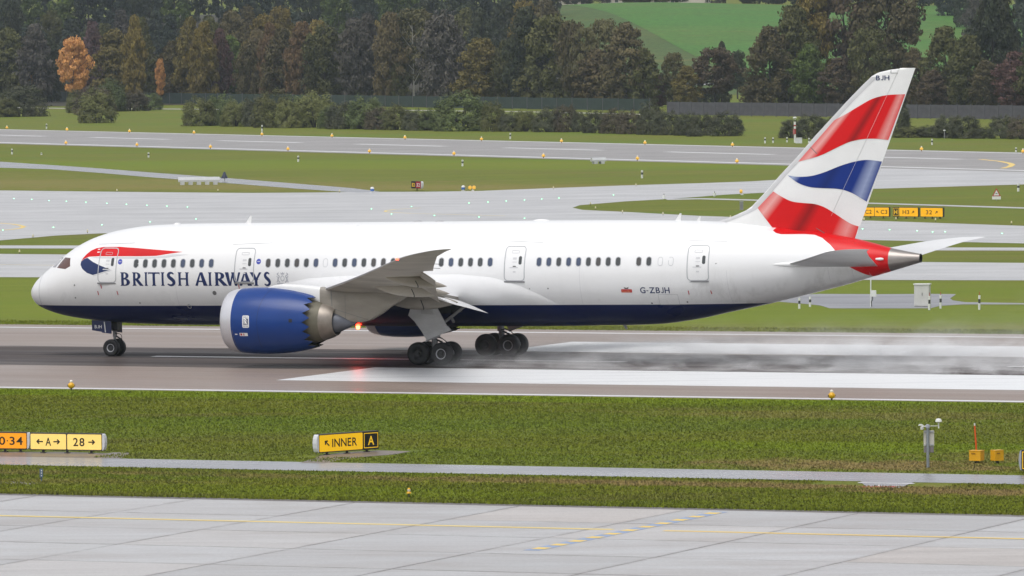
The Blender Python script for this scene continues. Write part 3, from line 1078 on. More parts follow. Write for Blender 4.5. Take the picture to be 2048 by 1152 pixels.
# ---- ribbon on the nose
K = (40, 440, 4.115)
wrap_decal('nose_ribbon_red', m_red, [[crop([(505, 338), (520, 312), (545, 285), (585, 252), (630, 232), (690, 221), (820, 220), (960, 230), (1150, 246), (1340, 262),
                                             (1250, 274), (1120, 295), (1000, 298), (820, 298), (650, 298), (570, 302), (530, 318)], *K)]], side, 0.0035)
wrap_decal('nose_ribbon_blue', m_letter, [[crop([(503, 342), (530, 320), (555, 311), (600, 345), (660, 375), (745, 409), (690, 425), (600, 453), (550, 435), (512, 402), (498, 368)], *K)]], side, 0.0035)
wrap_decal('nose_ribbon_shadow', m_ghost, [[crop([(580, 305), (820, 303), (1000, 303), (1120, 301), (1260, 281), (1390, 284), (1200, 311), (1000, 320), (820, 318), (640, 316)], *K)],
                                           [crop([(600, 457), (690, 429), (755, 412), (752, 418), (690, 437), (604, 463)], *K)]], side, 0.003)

# ---- name along the hull: flared capitals drawn as outlines
def stem(x0, x1, h=1.0, s=0.05, f=0.02, y0=0.0):
    return [(x0 - s, y0), (x0 + f, y0 + 0.10), (x0 + f, h - 0.10), (x0 - s, h), (x1 + s, h), (x1 - f, h - 0.10), (x1 - f, y0 + 0.10), (x1 + s, y0)]
def bowl(cx, cy, rx, ry, ix, iy, n=14, icx=None):
    o = [(cx + rx * math.sin(math.pi * i / n), cy + ry * math.cos(math.pi * i / n)) for i in range(n + 1)]
    q = [((icx or cx) + ix * math.sin(math.pi * i / n), cy + iy * math.cos(math.pi * i / n)) for i in range(n, -1, -1)]
    x0 = 0.08
    return [(x0, cy + ry)] + o + [(x0, cy - ry), (x0, cy - iy)] + q + [(x0, cy + iy)]
def stroke(pts, ws):
    L, R = [], []
    for i, (x, y) in enumerate(pts):
        a, c = pts[max(i - 1, 0)], pts[min(i + 1, len(pts) - 1)]
        dx, dy = c[0] - a[0], c[1] - a[1]
        l = math.hypot(dx, dy) or 1
        L.append((x - dy / l * ws[i] / 2, y + dx / l * ws[i] / 2))
        R.append((x + dy / l * ws[i] / 2, y - dx / l * ws[i] / 2))
    return L + R[::-1]
def spline(p, n=7):
    o = []
    for i in range(len(p) - 1):
        a, b_, c, d = p[max(i - 1, 0)], p[i], p[i + 1], p[min(i + 2, len(p) - 1)]
        for k in range(n):
            t = k / n
            o.append(tuple(0.5 * (2 * b_[j] + (c[j] - a[j]) * t + (2 * a[j] - 5 * b_[j] + 4 * c[j] - d[j]) * t * t + (3 * b_[j] - a[j] - 3 * c[j] + d[j]) * t ** 3) for j in range(len(b_))))
    return o + [tuple(p[-1])]
def leg(x0, y0, x1, y1, w0, w1):
    return [(x0 - w0 / 2, y0), (x0 + w0 / 2, y0), (x1 + w1 / 2, y1), (x1 - w1 / 2, y1)]
sp_ = spline([(0.50, 0.86, 0.05), (0.36, 0.955, 0.10), (0.20, 0.93, 0.14), (0.12, 0.78, 0.17), (0.20, 0.62, 0.19), (0.36, 0.49, 0.20), (0.49, 0.34, 0.19),
              (0.50, 0.18, 0.16), (0.38, 0.055, 0.12), (0.20, 0.05, 0.10), (0.05, 0.14, 0.06)])
GLYPH = {
    'B': (0.66, [stem(0.04, 0.25), bowl(0.26, 0.755, 0.30, 0.245, 0.105, 0.170), bowl(0.30, 0.275, 0.34, 0.275, 0.12, 0.195)]),
    'R': (0.78, [stem(0.04, 0.25), bowl(0.28, 0.735, 0.32, 0.265, 0.11, 0.185), leg(0.30, 0.50, 0.66, 0.0, 0.24, 0.27)]),
    'I': (0.29, [stem(0.04, 0.25)]),
    'T': (0.82, [stem(0.30, 0.52, 0.97), [(0.0, 0.80), (0.035, 0.885), (0.08, 0.895), (0.74, 0.895), (0.785, 0.885), (0.82, 0.80), (0.82, 1.0), (0.0, 1.0)]]),
    'S': (0.62, [stroke([(q[0], q[1]) for q in sp_], [q[2] * 1.22 + 0.012 for q in sp_])]),
    'H': (0.85, [stem(0.04, 0.25), stem(0.60, 0.81), [(0.20, 0.46), (0.65, 0.46), (0.65, 0.57), (0.20, 0.57)]]),
    'A': (0.90, [leg(0.09, 0.0, 0.40, 1.0, 0.19, 0.10), leg(0.76, 0.0, 0.45, 1.0, 0.30, 0.20), [(0.20, 0.28), (0.66, 0.28), (0.64, 0.38), (0.22, 0.38)]]),
    'W': (1.15, [leg(0.33, 0.0, 0.11, 1.0, 0.18, 0.27), leg(0.36, 0.0, 0.58, 1.0, 0.11, 0.12), leg(0.79, 0.0, 0.58, 1.0, 0.18, 0.26), leg(0.82, 0.0, 1.06, 1.0, 0.11, 0.15)]),
    'Y': (0.85, [stem(0.32, 0.54, 0.50, y0=0.0), leg(0.43, 0.42, 0.13, 1.0, 0.22, 0.29), leg(0.44, 0.42, 0.73, 1.0, 0.13, 0.16)]),
}
NAME = [('B', 695, 752), ('R', 764, 827), ('I', 834, 852), ('T', 855, 922), ('I', 929, 949), ('S', 963, 1012), ('H', 1026, 1090),
        ('A', 1126, 1196), ('I', 1201, 1222), ('R', 1237, 1312), ('W', 1300, 1388), ('A', 1380, 1452), ('Y', 1442, 1512), ('S', 1522, 1562)]
for ch, a, c in NAME:
    wdt, polys = GLYPH[ch]
    x0, z0 = FS(a / 2.88, 571.5)
    x1, _ = FS(c / 2.88, 571.5)
    _, z1 = FS(a / 2.88, 544.5)
    wrap_decal('letter', m_letter, [[[(x0 + (x1 - x0) * px / wdt, z0 + (z1 - z0) * pz) for px, pz in lp]] for lp in polys], side, 0.004)

def hull_text(body, pl, pr, pt, pb, m, name='lettering', surf=side, off=0.004, fs=FS):
    x0, z0 = fs(pl, pb)
    x1, _ = fs(pr, pb)
    _, z1 = fs(pl, pt)
    vs, f = text_tris(body, 1.0)
    vs = np.array(vs)
    vs[:, 0] = x0 + (x1 - x0) * vs[:, 0] / vs[:, 0].max()
    vs[:, 1] = z0 + (z1 - z0) * vs[:, 1]
    return wrap_decal(name, m, None, surf, off, tris=([tuple(v) for v in vs], f))
hull_text('G-ZBJH', 1281, 1340, 574.5, 586, m_letter, 'registration')
wx0, wz0 = FS(1243, 585)
wx1, wz1 = FS(1263.5, 578.5)
wrap_decal('mail_badge', mat('badge_red', (0.50, 0.012, 0.02), 0.4), [[rrect(wx0, wx1, wz0, wz1, 0.02)]], side, 0.004)
wrap_decal('mail_badge_crown', m_dark_gear, [[[(wx0 + 0.22, wz1 + 0.02), (wx1 - 0.22, wz1 + 0.02), (wx1 - 0.18, wz1 + 0.13), ((wx0 + wx1) / 2, wz1 + 0.07), (wx0 + 0.18, wz1 + 0.13)]]], side, 0.004)
hull_text('Royal Mail', 1245, 1261.5, 580, 584, mat('badge_yellow', (0.62, 0.25, 0.12), 0.4), 'mail_badge_lettering', off=0.006)
for bx, by in ((240.3, 523.5), (517.3, 523)):
    X, Z = FS(bx, by)
    wrap_decal('round_badge', m_violet, [[circle(X, Z, 0.15, rz=0.16)]], side, 0.004)
    wrap_decal('round_badge_stripe', m_white, [[[(X - 0.09, Z - 0.012), (X + 0.09, Z - 0.012), (X + 0.09, Z + 0.014), (X - 0.09, Z + 0.014)]]], side, 0.006)
# heraldic crest, pale grey line work
cx, cz = FS(565, 556)
cl = [[circle(cx, cz - 0.02, 0.13, 12, 0.17), circle(cx, cz - 0.02, 0.09, 12, 0.13)[::-1]], [[(cx - 0.10, cz + 0.20), (cx + 0.10, cz + 0.20), (cx + 0.13, cz + 0.34), (cx + 0.05, cz + 0.27), (cx, cz + 0.36), (cx - 0.05, cz + 0.27), (cx - 0.13, cz + 0.34)]],
      [rrect(cx - 0.36, cx + 0.36, cz - 0.36, cz - 0.30, 0.02)]]
for sg in (-1, 1):
    pth = spline([(cx + sg * 0.17, cz - 0.26), (cx + sg * 0.30, cz - 0.08), (cx + sg * 0.20, cz + 0.10), (cx + sg * 0.34, cz + 0.22), (cx + sg * 0.24, cz + 0.30)], 5)
    cl.append([stroke(pth, [0.05] * len(pth))])
    pth = spline([(cx + sg * 0.36, cz - 0.24), (cx + sg * 0.26, cz - 0.02), (cx + sg * 0.37, cz + 0.10)], 5)
    cl.append([stroke(pth, [0.04] * len(pth))])
wrap_decal('crest', m_crest, cl, side, 0.004)
# small service marks: red door ticks, drains, ports, hatch outlines
for (ax, ay, bx, by) in ((201.5, 569, 203.5, 577), (195.5, 582, 197.5, 590), (234, 582, 236.5, 590), (477, 569, 479, 577), (1005, 580, 1006.5, 590), (1051, 580, 1052.5, 590), (1376.5, 581, 1378.5, 589), (1421.5, 581, 1424, 588)):
    p0, p1 = FS(ax, ay), FS(bx, by)
    wrap_decal('door_tick', m_redmark, [[[(p0[0] - .025, p0[1]), (p0[0] + .025, p0[1]), (p1[0] + .025, p1[1]), (p1[0] - .025, p1[1])]]], side, 0.02)
for (ax, ay, r) in ((149, 570.5, .055), (151, 595.5, .05), (280, 606, .045), (429, 586, .13), (471, 583, .03), (1304, 606.5, .05), (1375, 604, .05), (1096, 577, .045), (1059, 577.5, .03), (1432, 527, .035)):
    X, Z = FS(ax, ay)
    wrap_decal('drain_port', m_line, [[circle(X, Z, r, 12)]], side, 0.005)
X, Z = FS(379, 613)
wrap_decal('drain_ring', m_grey, [[circle(X, Z, .13, 14), circle(X, Z, .09, 14)[::-1]]], side, 0.005)
h0, h1 = FS(1320, 608), FS(1352, 588.5)
wrap_decal('hatch_outline', m_seal, [ring_loops(h0[0], h1[0] + 0.1, h0[1] - 0.05, h1[1], 0.06, 0.018)], side, 0.005)
for jx in (10.9, 24.6, 36.4, 45.2, 50.9, 52.2):
    z0, z1 = max(hull(jx)[0] - hull(jx)[1] * 0.86, BELLY(jx)), hull(jx)[0] + hull(jx)[1] * (0.25 if jx < 45 else -0.05)
    wrap_decal('skin_joint', m_ghost, [[[(jx, z0), (jx + 0.018, z0), (jx + 0.018, z1), (jx, z1)]]], side, 0.003)

# ---- wing to body fairing
def fairing_top(X):
    pts = [(15.2, 3.2), (16.2, 3.9), (17.9, 4.50), (19.5, 4.80), (21.8, 4.96), (25, 5.05), (29.0, 5.08), (31.0, 4.92), (32.5, 4.52), (33.8, 3.98), (34.9, 3.42), (36.4, 2.75)]
    return float(np.interp(X, [p[0] for p in pts], [p[1] for p in pts]))
fb = MB()
rows = []
for X in np.linspace(15.25, 36.35, 70):
    zc, hh, w = hull(X)
    u = (X - 15.2) / 21.2
    off = 0.17 * min(1, (math.sin(math.pi * min(max(u, 0), 1)) * 1.5)) ** 0.8
    zt = fairing_top(X)
    a1 = math.asin(max(-1, min(1, (zt - zc) / hh)))          # angle of the upper edge
    row = []
    for i in range(61):
        f = i / 60
        a = a1 + (-math.pi - 2 * a1) * f                     # near side edge, under the keel, to the far side edge
        g = min(1, min(f, 1 - f) / 0.10)
        g = 0.012 + off * (1 - (1 - g) ** 2) * (1 - 0.78 * max(0, -math.sin(a)) ** 2)
        row.append((X, -(w + g) * math.cos(a), zc + (hh + g) * math.sin(a)))
    rows.append(row)
fb.grid(rows)
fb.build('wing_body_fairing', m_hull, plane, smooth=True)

# ---- fin and rudder
FIN_LE = [(7.55, 42.6), (7.95, 43.45), (8.20, 44.25), (8.50, 45.05), (8.79, 45.70), (9.74, 46.67), (10.78, 47.64), (11.72, 48.60), (12.81, 49.59), (13.79, 50.56), (14.79, 51.54), (15.73, 52.52), (15.98, 52.80), (16.25, 53.10), (16.45, 53.49), (16.55, 53.98), (16.61, 54.25), (16.71, 55.35)]
def fin_le(Z):
    return float(np.interp(Z, [p[0] for p in FIN_LE], [p[1] for p in FIN_LE]))
def fin_te(Z):
    return 52.04 + (Z - 7.09) * (55.69 - 52.04) / (16.71 - 7.09)
def fin_half(X, Z):
    le, te = fin_le(Z), fin_te(Z)
    u = min(max((X - le) / (te - le), 0), 1)
    main = 45.05 + 0.955 * (Z - 8.25)
    c = te - min(max(main, le), te - 0.3)
    return 0.095 * c * (1.4845 * math.sqrt(u) - 0.63 * u - 1.758 * u * u + 1.4215 * u ** 3 - 0.5075 * u ** 4) * 0.5 * 2 * (0.75 if Z > 9.5 else 0.75 * (0.55 + 0.45 * min(1, max(0, (Z - 8) / 1.5)))) + 0.004
def fin_hinge(Z):
    return 50.16 + (Z - 7.45) * (54.75 - 50.16) / (16.65 - 7.45)
def fin_part(name, x0f, x1f, m, z0=7.2):
    b = MB()
    rows = []
    zs = list(np.linspace(z0, 15.4, 34)) + list(np.linspace(15.5, 16.69, 28))
    for Z in zs:
        a, c = x0f(Z), x1f(Z)
        xsn = [a + (c - a) * (0.5 - 0.5 * math.cos(math.pi * i / 36)) for i in range(37)]
        near = [(x, -fin_half(x, Z), Z) for x in xsn]
        far = [(x, fin_half(x, Z), Z) for x in xsn[::-1]]
        rows.append(near + far)
    b.grid(rows, close_u=True)
    b.add(rows[-1], [tuple(range(len(rows[-1])))])
    return b.build(name, m, plane, smooth=40)
fin = fin_part('fin', fin_le, lambda Z: fin_hinge(Z) - 0.012, m_white)
rud = fin_part('rudder', lambda Z: fin_hinge(Z) + 0.012, fin_te, m_white, 7.35)
def fin_surf(X, Z):
    return -fin_half(X, Z)
def FF(px, py):
    X, Z = PL(px, py, -0.25)
    X, Z = PL(px, py, fin_surf(X, Z))
    return X, Z
# grey leading edge, from the dorsal fillet to the tip
le_rows = []
for Z in np.linspace(7.98, 16.2, 60):
    wd = 0.42 if Z > 10 else 0.42 + 0.10 * (10 - Z)
    le_rows.append([(fin_le(Z) + wd * i / 5 - (0.003 if i == 0 else 0), fin_surf(fin_le(Z) + wd * i / 5, Z) - 0.014, Z) for i in range(6)])
lb = MB()
lb.grid(le_rows)
lb.build('fin_leading_edge', mat('leading_edge_grey', (0.55, 0.55, 0.56), 0.35, var=0.1, vscale=1.0), plane, smooth=True)

def flag_paint(name, base, dark, pale):
    """printed cloth folds: the livery itself shades from pale at the edges to deep at the fold"""
    n = NB(name)
    tc = n.node('ShaderNodeTexCoord').outputs['Object']
    sx = n.node('ShaderNodeSeparateXYZ')
    n.link(tc, sx.inputs[0])
    X, Z = sx.outputs[0], sx.outputs[2]
    te = n.math('ADD', n.math('MULTIPLY', Z, 0.37942), 52.04 - 7.09 * 0.37942)
    le = n.math('ADD', n.math('MULTIPLY', Z, 0.955), 45.05 - 8.25 * 0.955 + 0.35)
    u = n.math('DIVIDE', n.math('SUBTRACT', X, le), n.math('SUBTRACT', te, le))
    mid = tuple(v * 0.55 + w * 0.45 for v, w in zip(base, pale))
    c = n.ramp(u, [(0.0, mid), (0.06, mid), (0.13, pale), (0.22, base), (0.42, base), (0.52, dark), (0.60, base), (0.80, base), (0.91, pale), (1.0, base)])
    wv = n.node('ShaderNodeTexWave', wave_type='BANDS', bands_direction='Z')
    wv.inputs['Scale'].default_value = 4.6
    n.link(tc, wv.inputs['Vector'])
    band_ = n.math('MULTIPLY', n.rng(wv.outputs['Fac'], 0.3, 0.7, 0, 1), n.rng(u, 0.80, 0.92, 0, 0.45))
    c = n.mix(band_, c, base)
    n.set(Base_Color=c, Roughness=0.35, Specular_IOR_Level=0.3)
    return n.m
m_flag_red = flag_paint('tail_red_print', (0.64, 0.004, 0.007), (0.27, 0.003, 0.005), (0.76, 0.36, 0.34))
m_flag_blue = flag_paint('tail_blue_print', (0.004, 0.026, 0.20), (0.003, 0.018, 0.14), (0.34, 0.40, 0.57))
TK = (1500, 120, 3.1125)
def fcrop(pts):
    o = []
    for x, y in pts:
        X, Z = FF(TK[0] + x / TK[2], TK[1] + y / TK[2])
        o.append((min(max(X, fin_le(Z) + 0.02), fin_te(Z) - 0.004), Z))
    return o
def chain(*segs):
    o = []
    for s in segs:
        q = spline(s, 5) if len(s) > 2 else s
        o += q
    return o
wrap_decal('tail_stripe_red', m_flag_red, [[fcrop(chain([(525, 375), (600, 335), (680, 287), (760, 243), (850, 219), (967, 213)], [(862, 498), (780, 490), (700, 493), (620, 510), (540, 546), (460, 585), (400, 607), (300, 633)],
                                                        [(345, 580), (430, 484)]))]], fin_surf, 0.016, dz=0.15, dx=0.12)
wrap_decal('tail_stripe_blue', m_flag_blue, [[fcrop(chain([(235, 718), (300, 727), (380, 722), (460, 700), (560, 660), (650, 633), (730, 622), (822, 632)], [(727, 882), (700, 865), (640, 830), (580, 808), (520, 800), (440, 797), (370, 790), (300, 765), (240, 722)]))]],
           fin_surf, 0.016, dz=0.15, dx=0.12)
wrap_decal('tail_stripe_red', m_flag_red, [[fcrop(chain([(145, 818), (200, 852), (260, 880), (330, 890), (400, 896), (460, 915), (520, 950), (580, 990), (630, 1020), (677, 1036)], [(652, 1116), (560, 1108), (480, 1100), (420, 1085), (330, 1085), (220, 1075), (145, 1050)],
                                                         [(95, 985), (48, 921)]))]], fin_surf, 0.016, dz=0.15, dx=0.12)
hull_text('BJH', 1752, 1779, 151, 160.5, m_letter, 'tail_letters', surf=fin_surf, fs=FF, off=0.02)
wrap_decal('rudder_gap', m_line, [[fcrop([(412, 1044), (480, 1084), (655, 1112), (655, 1116), (478, 1088), (411, 1047)])], [fcrop([(876, 60), (880, 60), (880, 80), (922, 80), (922, 83), (876, 83)])],
                                  [fcrop([(378, 540), (420, 583), (417, 586), (375, 543)])]], fin_surf, 0.022)
rl = [(412, 1044)]
wrap_decal('rudder_hinge_line', m_ghost, [[[(fin_hinge(8.4), 8.4), (fin_hinge(8.4) + 0.014, 8.4), (fin_hinge(16.2) + 0.014, 16.2), (fin_hinge(16.2), 16.2)]]], fin_surf, 0.022)

# red paint spreading from the fin foot over the aft hull
low = [(1546, 461), (1552, 466), (1562, 468.5), (1580, 468.5), (1610, 468), (1630, 469.5), (1645, 476), (1660, 489), (1675, 506), (1686, 521), (1693, 529.5), (1702, 535.5), (1715, 542), (1732, 549), (1748, 552.5)]
lowp = [FS(*p) for p in low]
LX, LZ = [p[0] for p in lowp], [p[1] for p in lowp]
for sgn in (-1, 1):
    rows = []
    for X in np.linspace(LX[0], 54.2, 60):
        zc, hh, w = hull(X)
        zl = float(np.interp(X, LX, LZ)) if X < LX[-1] else zc - hh
        a1 = math.asin(max(-1, min(1, (zl - zc) / hh)))
        rows.append([(X, sgn * (w + 0.004) * math.cos(a1 + (math.pi / 2 - a1) * i / 24), zc + (hh + 0.004) * math.sin(a1 + (math.pi / 2 - a1) * i / 24)) for i in range(25)])
    q = MB()
    q.grid(rows)
    q.build('tail_red_paint', m_red, plane, smooth=True)

# ---- tail cone
tb = MB()
tb.grid([hull_ring(x, 40, 0.006) for x in np.linspace(54.2, 55.90, 14)], close_u=True)
tcone = tb.build('tail_cone', m_tailmetal, plane, smooth=True)
tb = MB()
z0 = (6.26 + 5.80) / 2
tb.lathe([(0.235, 55.80), (0.25, 55.93), (0.20, 55.93), (0.19, 55.5), (0.0, 55.5)], 24, 'X', (0, 0, z0))
tb.build('exhaust_pipe', m_black, tcone, smooth=40)
tl = MB()
X, Z = FS(1757.5, 518)
tl.lathe([(0.0, X + 0.30), (0.06, X + 0.27), (0.085, X + 0.1), (0.06, X - 0.14), (0.0, X - 0.26)], 12, 'X', (0, side(X, Z) - 0.02, Z))
tl.build('tail_lamp', m_white, plane, smooth=True)

# ---- wings
def foil(u, tc):
    return tc * (1.4845 * math.sqrt(max(u, 0)) - 0.63 * u - 1.758 * u * u + 1.4215 * u ** 3 - 0.5075 * u ** 4)
WING = np.array([  # y, x of leading edge, z of leading edge, chord, thickness, drop of trailing edge per chord
    (1.5, 17.6, 3.50, 13.3, 0.12, 0.0), (2.9, 18.60, 3.66, 12.2, 0.12, 0.0), (6.5, 21.25, 4.06, 9.6, 0.12, 0.0), (10.0, 23.76, 4.53, 7.2, 0.115, 0.010),
    (14, 26.70, 5.08, 5.65, 0.11, 0.015), (18, 29.62, 5.66, 4.35, 0.10, 0.01), (21, 31.85, 6.14, 3.40, 0.10, 0.01), (24, 34.05, 6.62, 2.62, 0.095, 0.005), (25.5, 35.15, 6.86, 2.25, 0.095, 0.0),
    (26.5, 35.98, 7.02, 1.90, 0.09, 0.0), (27.5, 36.95, 7.19, 1.60, 0.09, 0.0), (28.4, 37.95, 7.34, 1.20, 0.09, 0.0), (29.2, 38.95, 7.47, 0.80, 0.09, 0.0), (29.75, 39.72, 7.54, 0.40, 0.10, 0.0), (29.95, 40.05, 7.56, 0.14, 0.12, 0.0)])
def wing_at(y):
    return [pchip(WING, y, k) for k in range(1, 6)]
def wing_under(y, X):
    xl, zl, c, tcc, dr = wing_at(y)
    u = min(max((X - xl) / c, 0), 1)
    return zl - dr * c * u - foil(u, tcc) * c * 0.52
def cut(y):                                            # share of the chord in front of flaps and aileron
    return 0.84 if y < 20.4 else 1.0
def build_wing(sg, label):
    b = MB()
    yl = sorted(set(list(np.linspace(1.5, 20.38, 40)) + [20.42] + list(np.linspace(20.6, 26, 14)) + list(np.linspace(26.2, 29.95, 26))))
    us = [0.5 - 0.5 * math.cos(math.pi * i / 20) for i in range(21)]
    rows = []
    for y in yl:
        xl, zl, c, tcc, dr = wing_at(y)
        k = cut(y)
        up = [(xl + c * u * k, sg * y, zl - dr * c * u * k + foil(u * k, tcc) * c * 0.5) for u in us[::-1]]
        lo = [(xl + c * u * k, sg * y, zl - dr * c * u * k - foil(u * k, tcc) * c * 0.52) for u in us[1:]]
        rows.append(up + lo)
    n = len(rows[0])
    vs = [p for r in rows for p in r]
    for part in range(3):                               # upper skin, bright leading edge, soiled underside
        b.cur = part
        fs = []
        for j in range(len(rows) - 1):
            for i in range(n):
                i2 = (i + 1) % n
                kind = 0 if i < 16 else (1 if i < 22 else (2 if i < n - 1 else 2))
                if kind == part:
                    fs.append((j * n + i, j * n + i2, (j + 1) * n + i2, (j + 1) * n + i))
        b.add(vs, fs)
    b.cur = 2
    b.add(rows[-1], [tuple(range(n))])
    return b.build('wing', [m_wing_top, m_silver, m_dirty], plane, smooth=35)
for sg in (-1, 1):
    wing = build_wing(sg, '')
    # flaps, lowered for landing
    def flap(y0, y1, c0, c1, defl, drop, xo=0.0, name='flap'):
        b = MB()
        rows = []
        for i in range(9):
            f = i / 8
            y = y0 + (y1 - y0) * f
            xl, zl, c, tcc, dr = wing_at(y)
            ch = c0 + (c1 - c0) * f
            hx = xl + c * cut(min(y, 20.3)) - 0.12 + xo
            hz = zl - dr * c * 0.84 - drop
            ca, sa = math.cos(defl), math.sin(defl)
            us = [0.5 - 0.5 * math.cos(math.pi * k / 10) for k in range(11)]
            pts = [(u * ch, foil(u, 0.15) * ch * 0.55) for u in us[::-1]] + [(u * ch, -foil(u, 0.15) * ch * 0.45) for u in us[1:-1]]
            rows.append([(hx + px * ca + pz * sa, sg * y, hz - px * sa + pz * ca) for px, pz in pts])
        b.grid(rows, close_u=True)
        b.add(rows[0], [tuple(range(len(rows[0])))])
        b.add(rows[-1], [tuple(range(len(rows[-1])))])
        return b.build(name, m_dirty if name != 'inboard_flap' else m_wing_top, plane, smooth=40)
    flap(11.2, 20.3, 1.45, 0.95, math.radians(30), 0.06, name='outboard_flap')
    flap(3.3, 9.4, 2.35, 1.9, math.radians(19), 0.06, xo=-0.05, name='inboard_flap')
    flap(9.5, 11.1, 1.6, 1.45, math.radians(14), 0.04, name='flaperon')
    # canoe fairings over the flap tracks
    for (y, xf, zf, xt, zt, rw, rh) in ((18.0, 31.0, 5.42, 34.75, 5.06, 0.20, 0.34), (13.6, 28.4, 4.72, 33.0, 4.46, 0.24, 0.42), (7.2, 26.2, 3.72, 30.75, 3.68, 0.30, 0.52)):
        b = MB()
        rows = []
        for i in range(29):
            u = i / 28
            r = math.sin(math.pi * u ** 0.80) ** 0.75 if 0 < u < 1 else 0.0
            r = max(r, 0.015)
            X = xf + (xt - xf) * u
            Z = zf + (zt - zf) * u ** 1.4 + 0.16 * (1 - u) ** 2
            rows.append([(X, sg * y + rw * r * math.cos(2 * math.pi * k / 18), Z + rh * r * math.sin(2 * math.pi * k / 18) * (1 if math.sin(2 * math.pi * k / 18) < 0 else 0.9)) for k in range(18)])
        b.grid(rows, close_u=True)
        ff = b.build('flap_track_fairing', m_dirty, plane, smooth=True)
        g = MB()
        u = 0.52
        X = xf + (xt - xf) * u
        Z = zf + (zt - zf) * u ** 1.4 + 0.16 * (1 - u) ** 2
        r = math.sin(math.pi * u ** 0.80) ** 0.75
        rr = []
        for k in range(25):
            a = math.pi * 0.95 + math.pi * 1.15 * k / 24
            kx = 0.10 * math.sin(a * 2)
            rr.append([(X + kx, sg * y + (rw * r + 0.006) * math.cos(a) , Z + (rh * r + 0.006) * math.sin(a)), (X + kx + 0.06, sg * y + (rw * r + 0.008) * math.cos(a), Z + (rh * r + 0.008) * math.sin(a))])
        g.grid(rr)
        g.build('fairing_gap', m_bay, ff)
    # static wicks and probe at the trailing edge
    wk = MB()
    for y in (21.6, 23.4):
        xl, zl, c, tcc, dr = wing_at(y)
        wk.tube((xl + c - 0.05, sg * y, zl - dr * c), (xl + c + 0.40, sg * y, zl - dr * c - 0.02), 0.014, n=5)
    wk.build('static_wick', m_bay, plane)
    nl_ = MB()
    xl, zl, c, tcc, dr = wing_at(25.4)
    nl_.lathe([(0.0, -0.09), (0.05, -0.06), (0.07, 0.03), (0.04, 0.10), (0.0, 0.12)], 10, 'X', (xl - 0.02, sg * 25.4, zl - 0.01))
    nl_.build('navigation_light', mat('red_nav_lamp', (0.6, 0.02, 0.02), 0.2, emit=(1, 0.06, 0.03), estr=6.0) if sg < 0 else mat('green_nav_lamp', (0.02, 0.5, 0.1), 0.2, emit=(0.05, 1, 0.3), estr=3.0), plane, smooth=True)
    sb_ = MB()                                              # raised strip of spoiler edges on the inboard wing
    for (ya, yb, xo) in ((3.6, 5.6, 0.2), (5.7, 8.0, 0.05)):
        q = []
        for y in (ya, yb):
            xl, zl, c, tcc, dr = wing_at(y)
            x0, x1 = xl + c * 0.70, xl + c * 0.845 + xo
            z0_ = zl - dr * c * 0.7 + foil(0.7, tcc) * c * 0.5
            q.append([(x0, sg * y, z0_ + 0.01), (x1, sg * y, z0_ - 0.42), (x1, sg * y, z0_ - 0.47), (x0, sg * y, z0_ - 0.03)])
        sb_.grid(q, close_u=True)
        sb_.add(q[0], [(0, 1, 2, 3)])
        sb_.add(q[1], [(0, 1, 2, 3)])
    sb_.build('spoiler', m_wing_top, plane)

# ---- tailplanes
STAB = np.array([(0.8, 47.9, 5.60, 5.75, .10), (2.0, 48.80, 5.76, 5.15, .10), (4.0, 50.25, 6.03, 4.25, .10), (6.5, 52.05, 6.40, 3.10, .10), (8.6, 53.62, 6.71, 2.18, .085), (9.3, 54.28, 6.79, 1.80, .085), (9.7, 54.95, 6.85, 1.35, .08), (9.9, 55.75, 6.88, 0.65, .08)])
for sg in (-1, 1):
    b = MB()
    rows = []
    us = [0.5 - 0.5 * math.cos(math.pi * i / 16) for i in range(17)]
    for y in list(np.linspace(0.8, 9.0, 18)) + list(np.linspace(9.1, 9.9, 10)):
        xl, zl, c, tcc = [pchip(STAB, y, k) for k in range(1, 5)]
        rows.append([(xl + c * u, sg * y, zl + foil(u, tcc) * c * 0.45) for u in us[::-1]] + [(xl + c * u, sg * y, zl - foil(u, tcc) * c * 0.5) for u in us[1:-1]])
    n = len(rows[0])
    vs = [p for r in rows for p in r]
    for part in range(2):
        b.cur = part
        fs = []
        for j in range(len(rows) - 1):
            for i in range(n):
                kind = 1 if 14 <= i < 18 else 0
                if kind == part:
                    fs.append((j * n + i, j * n + (i + 1) % n, (j + 1) * n + (i + 1) % n, (j + 1) * n + i))
        b.add(vs, fs)
    b.add(rows[-1], [tuple(range(n))])
    b.build('tailplane', [m_stab if sg < 0 else m_white, m_grey], plane, smooth=35)
    q = MB()
    rows = []
    for i in range(21):
        u = i / 20
        r = max(math.sin(math.pi * min(1, u * 0.9 + 0.02)) ** 0.6, 0.02) if u < 1 else 0.02
        X = 47.55 + 4.4 * u
        yy = abs(side(X, 5.72)) - 0.10
        rows.append([(X, sg * (yy + 0.24 * r * math.cos(2 * math.pi * k / 14)), 5.70 + 0.05 * u + 0.19 * r * math.sin(2 * math.pi * k / 14)) for k in range(14)])
    q.grid(rows, close_u=True)
    q.build('tailplane_root_fairing', m_white, plane, smooth=True)

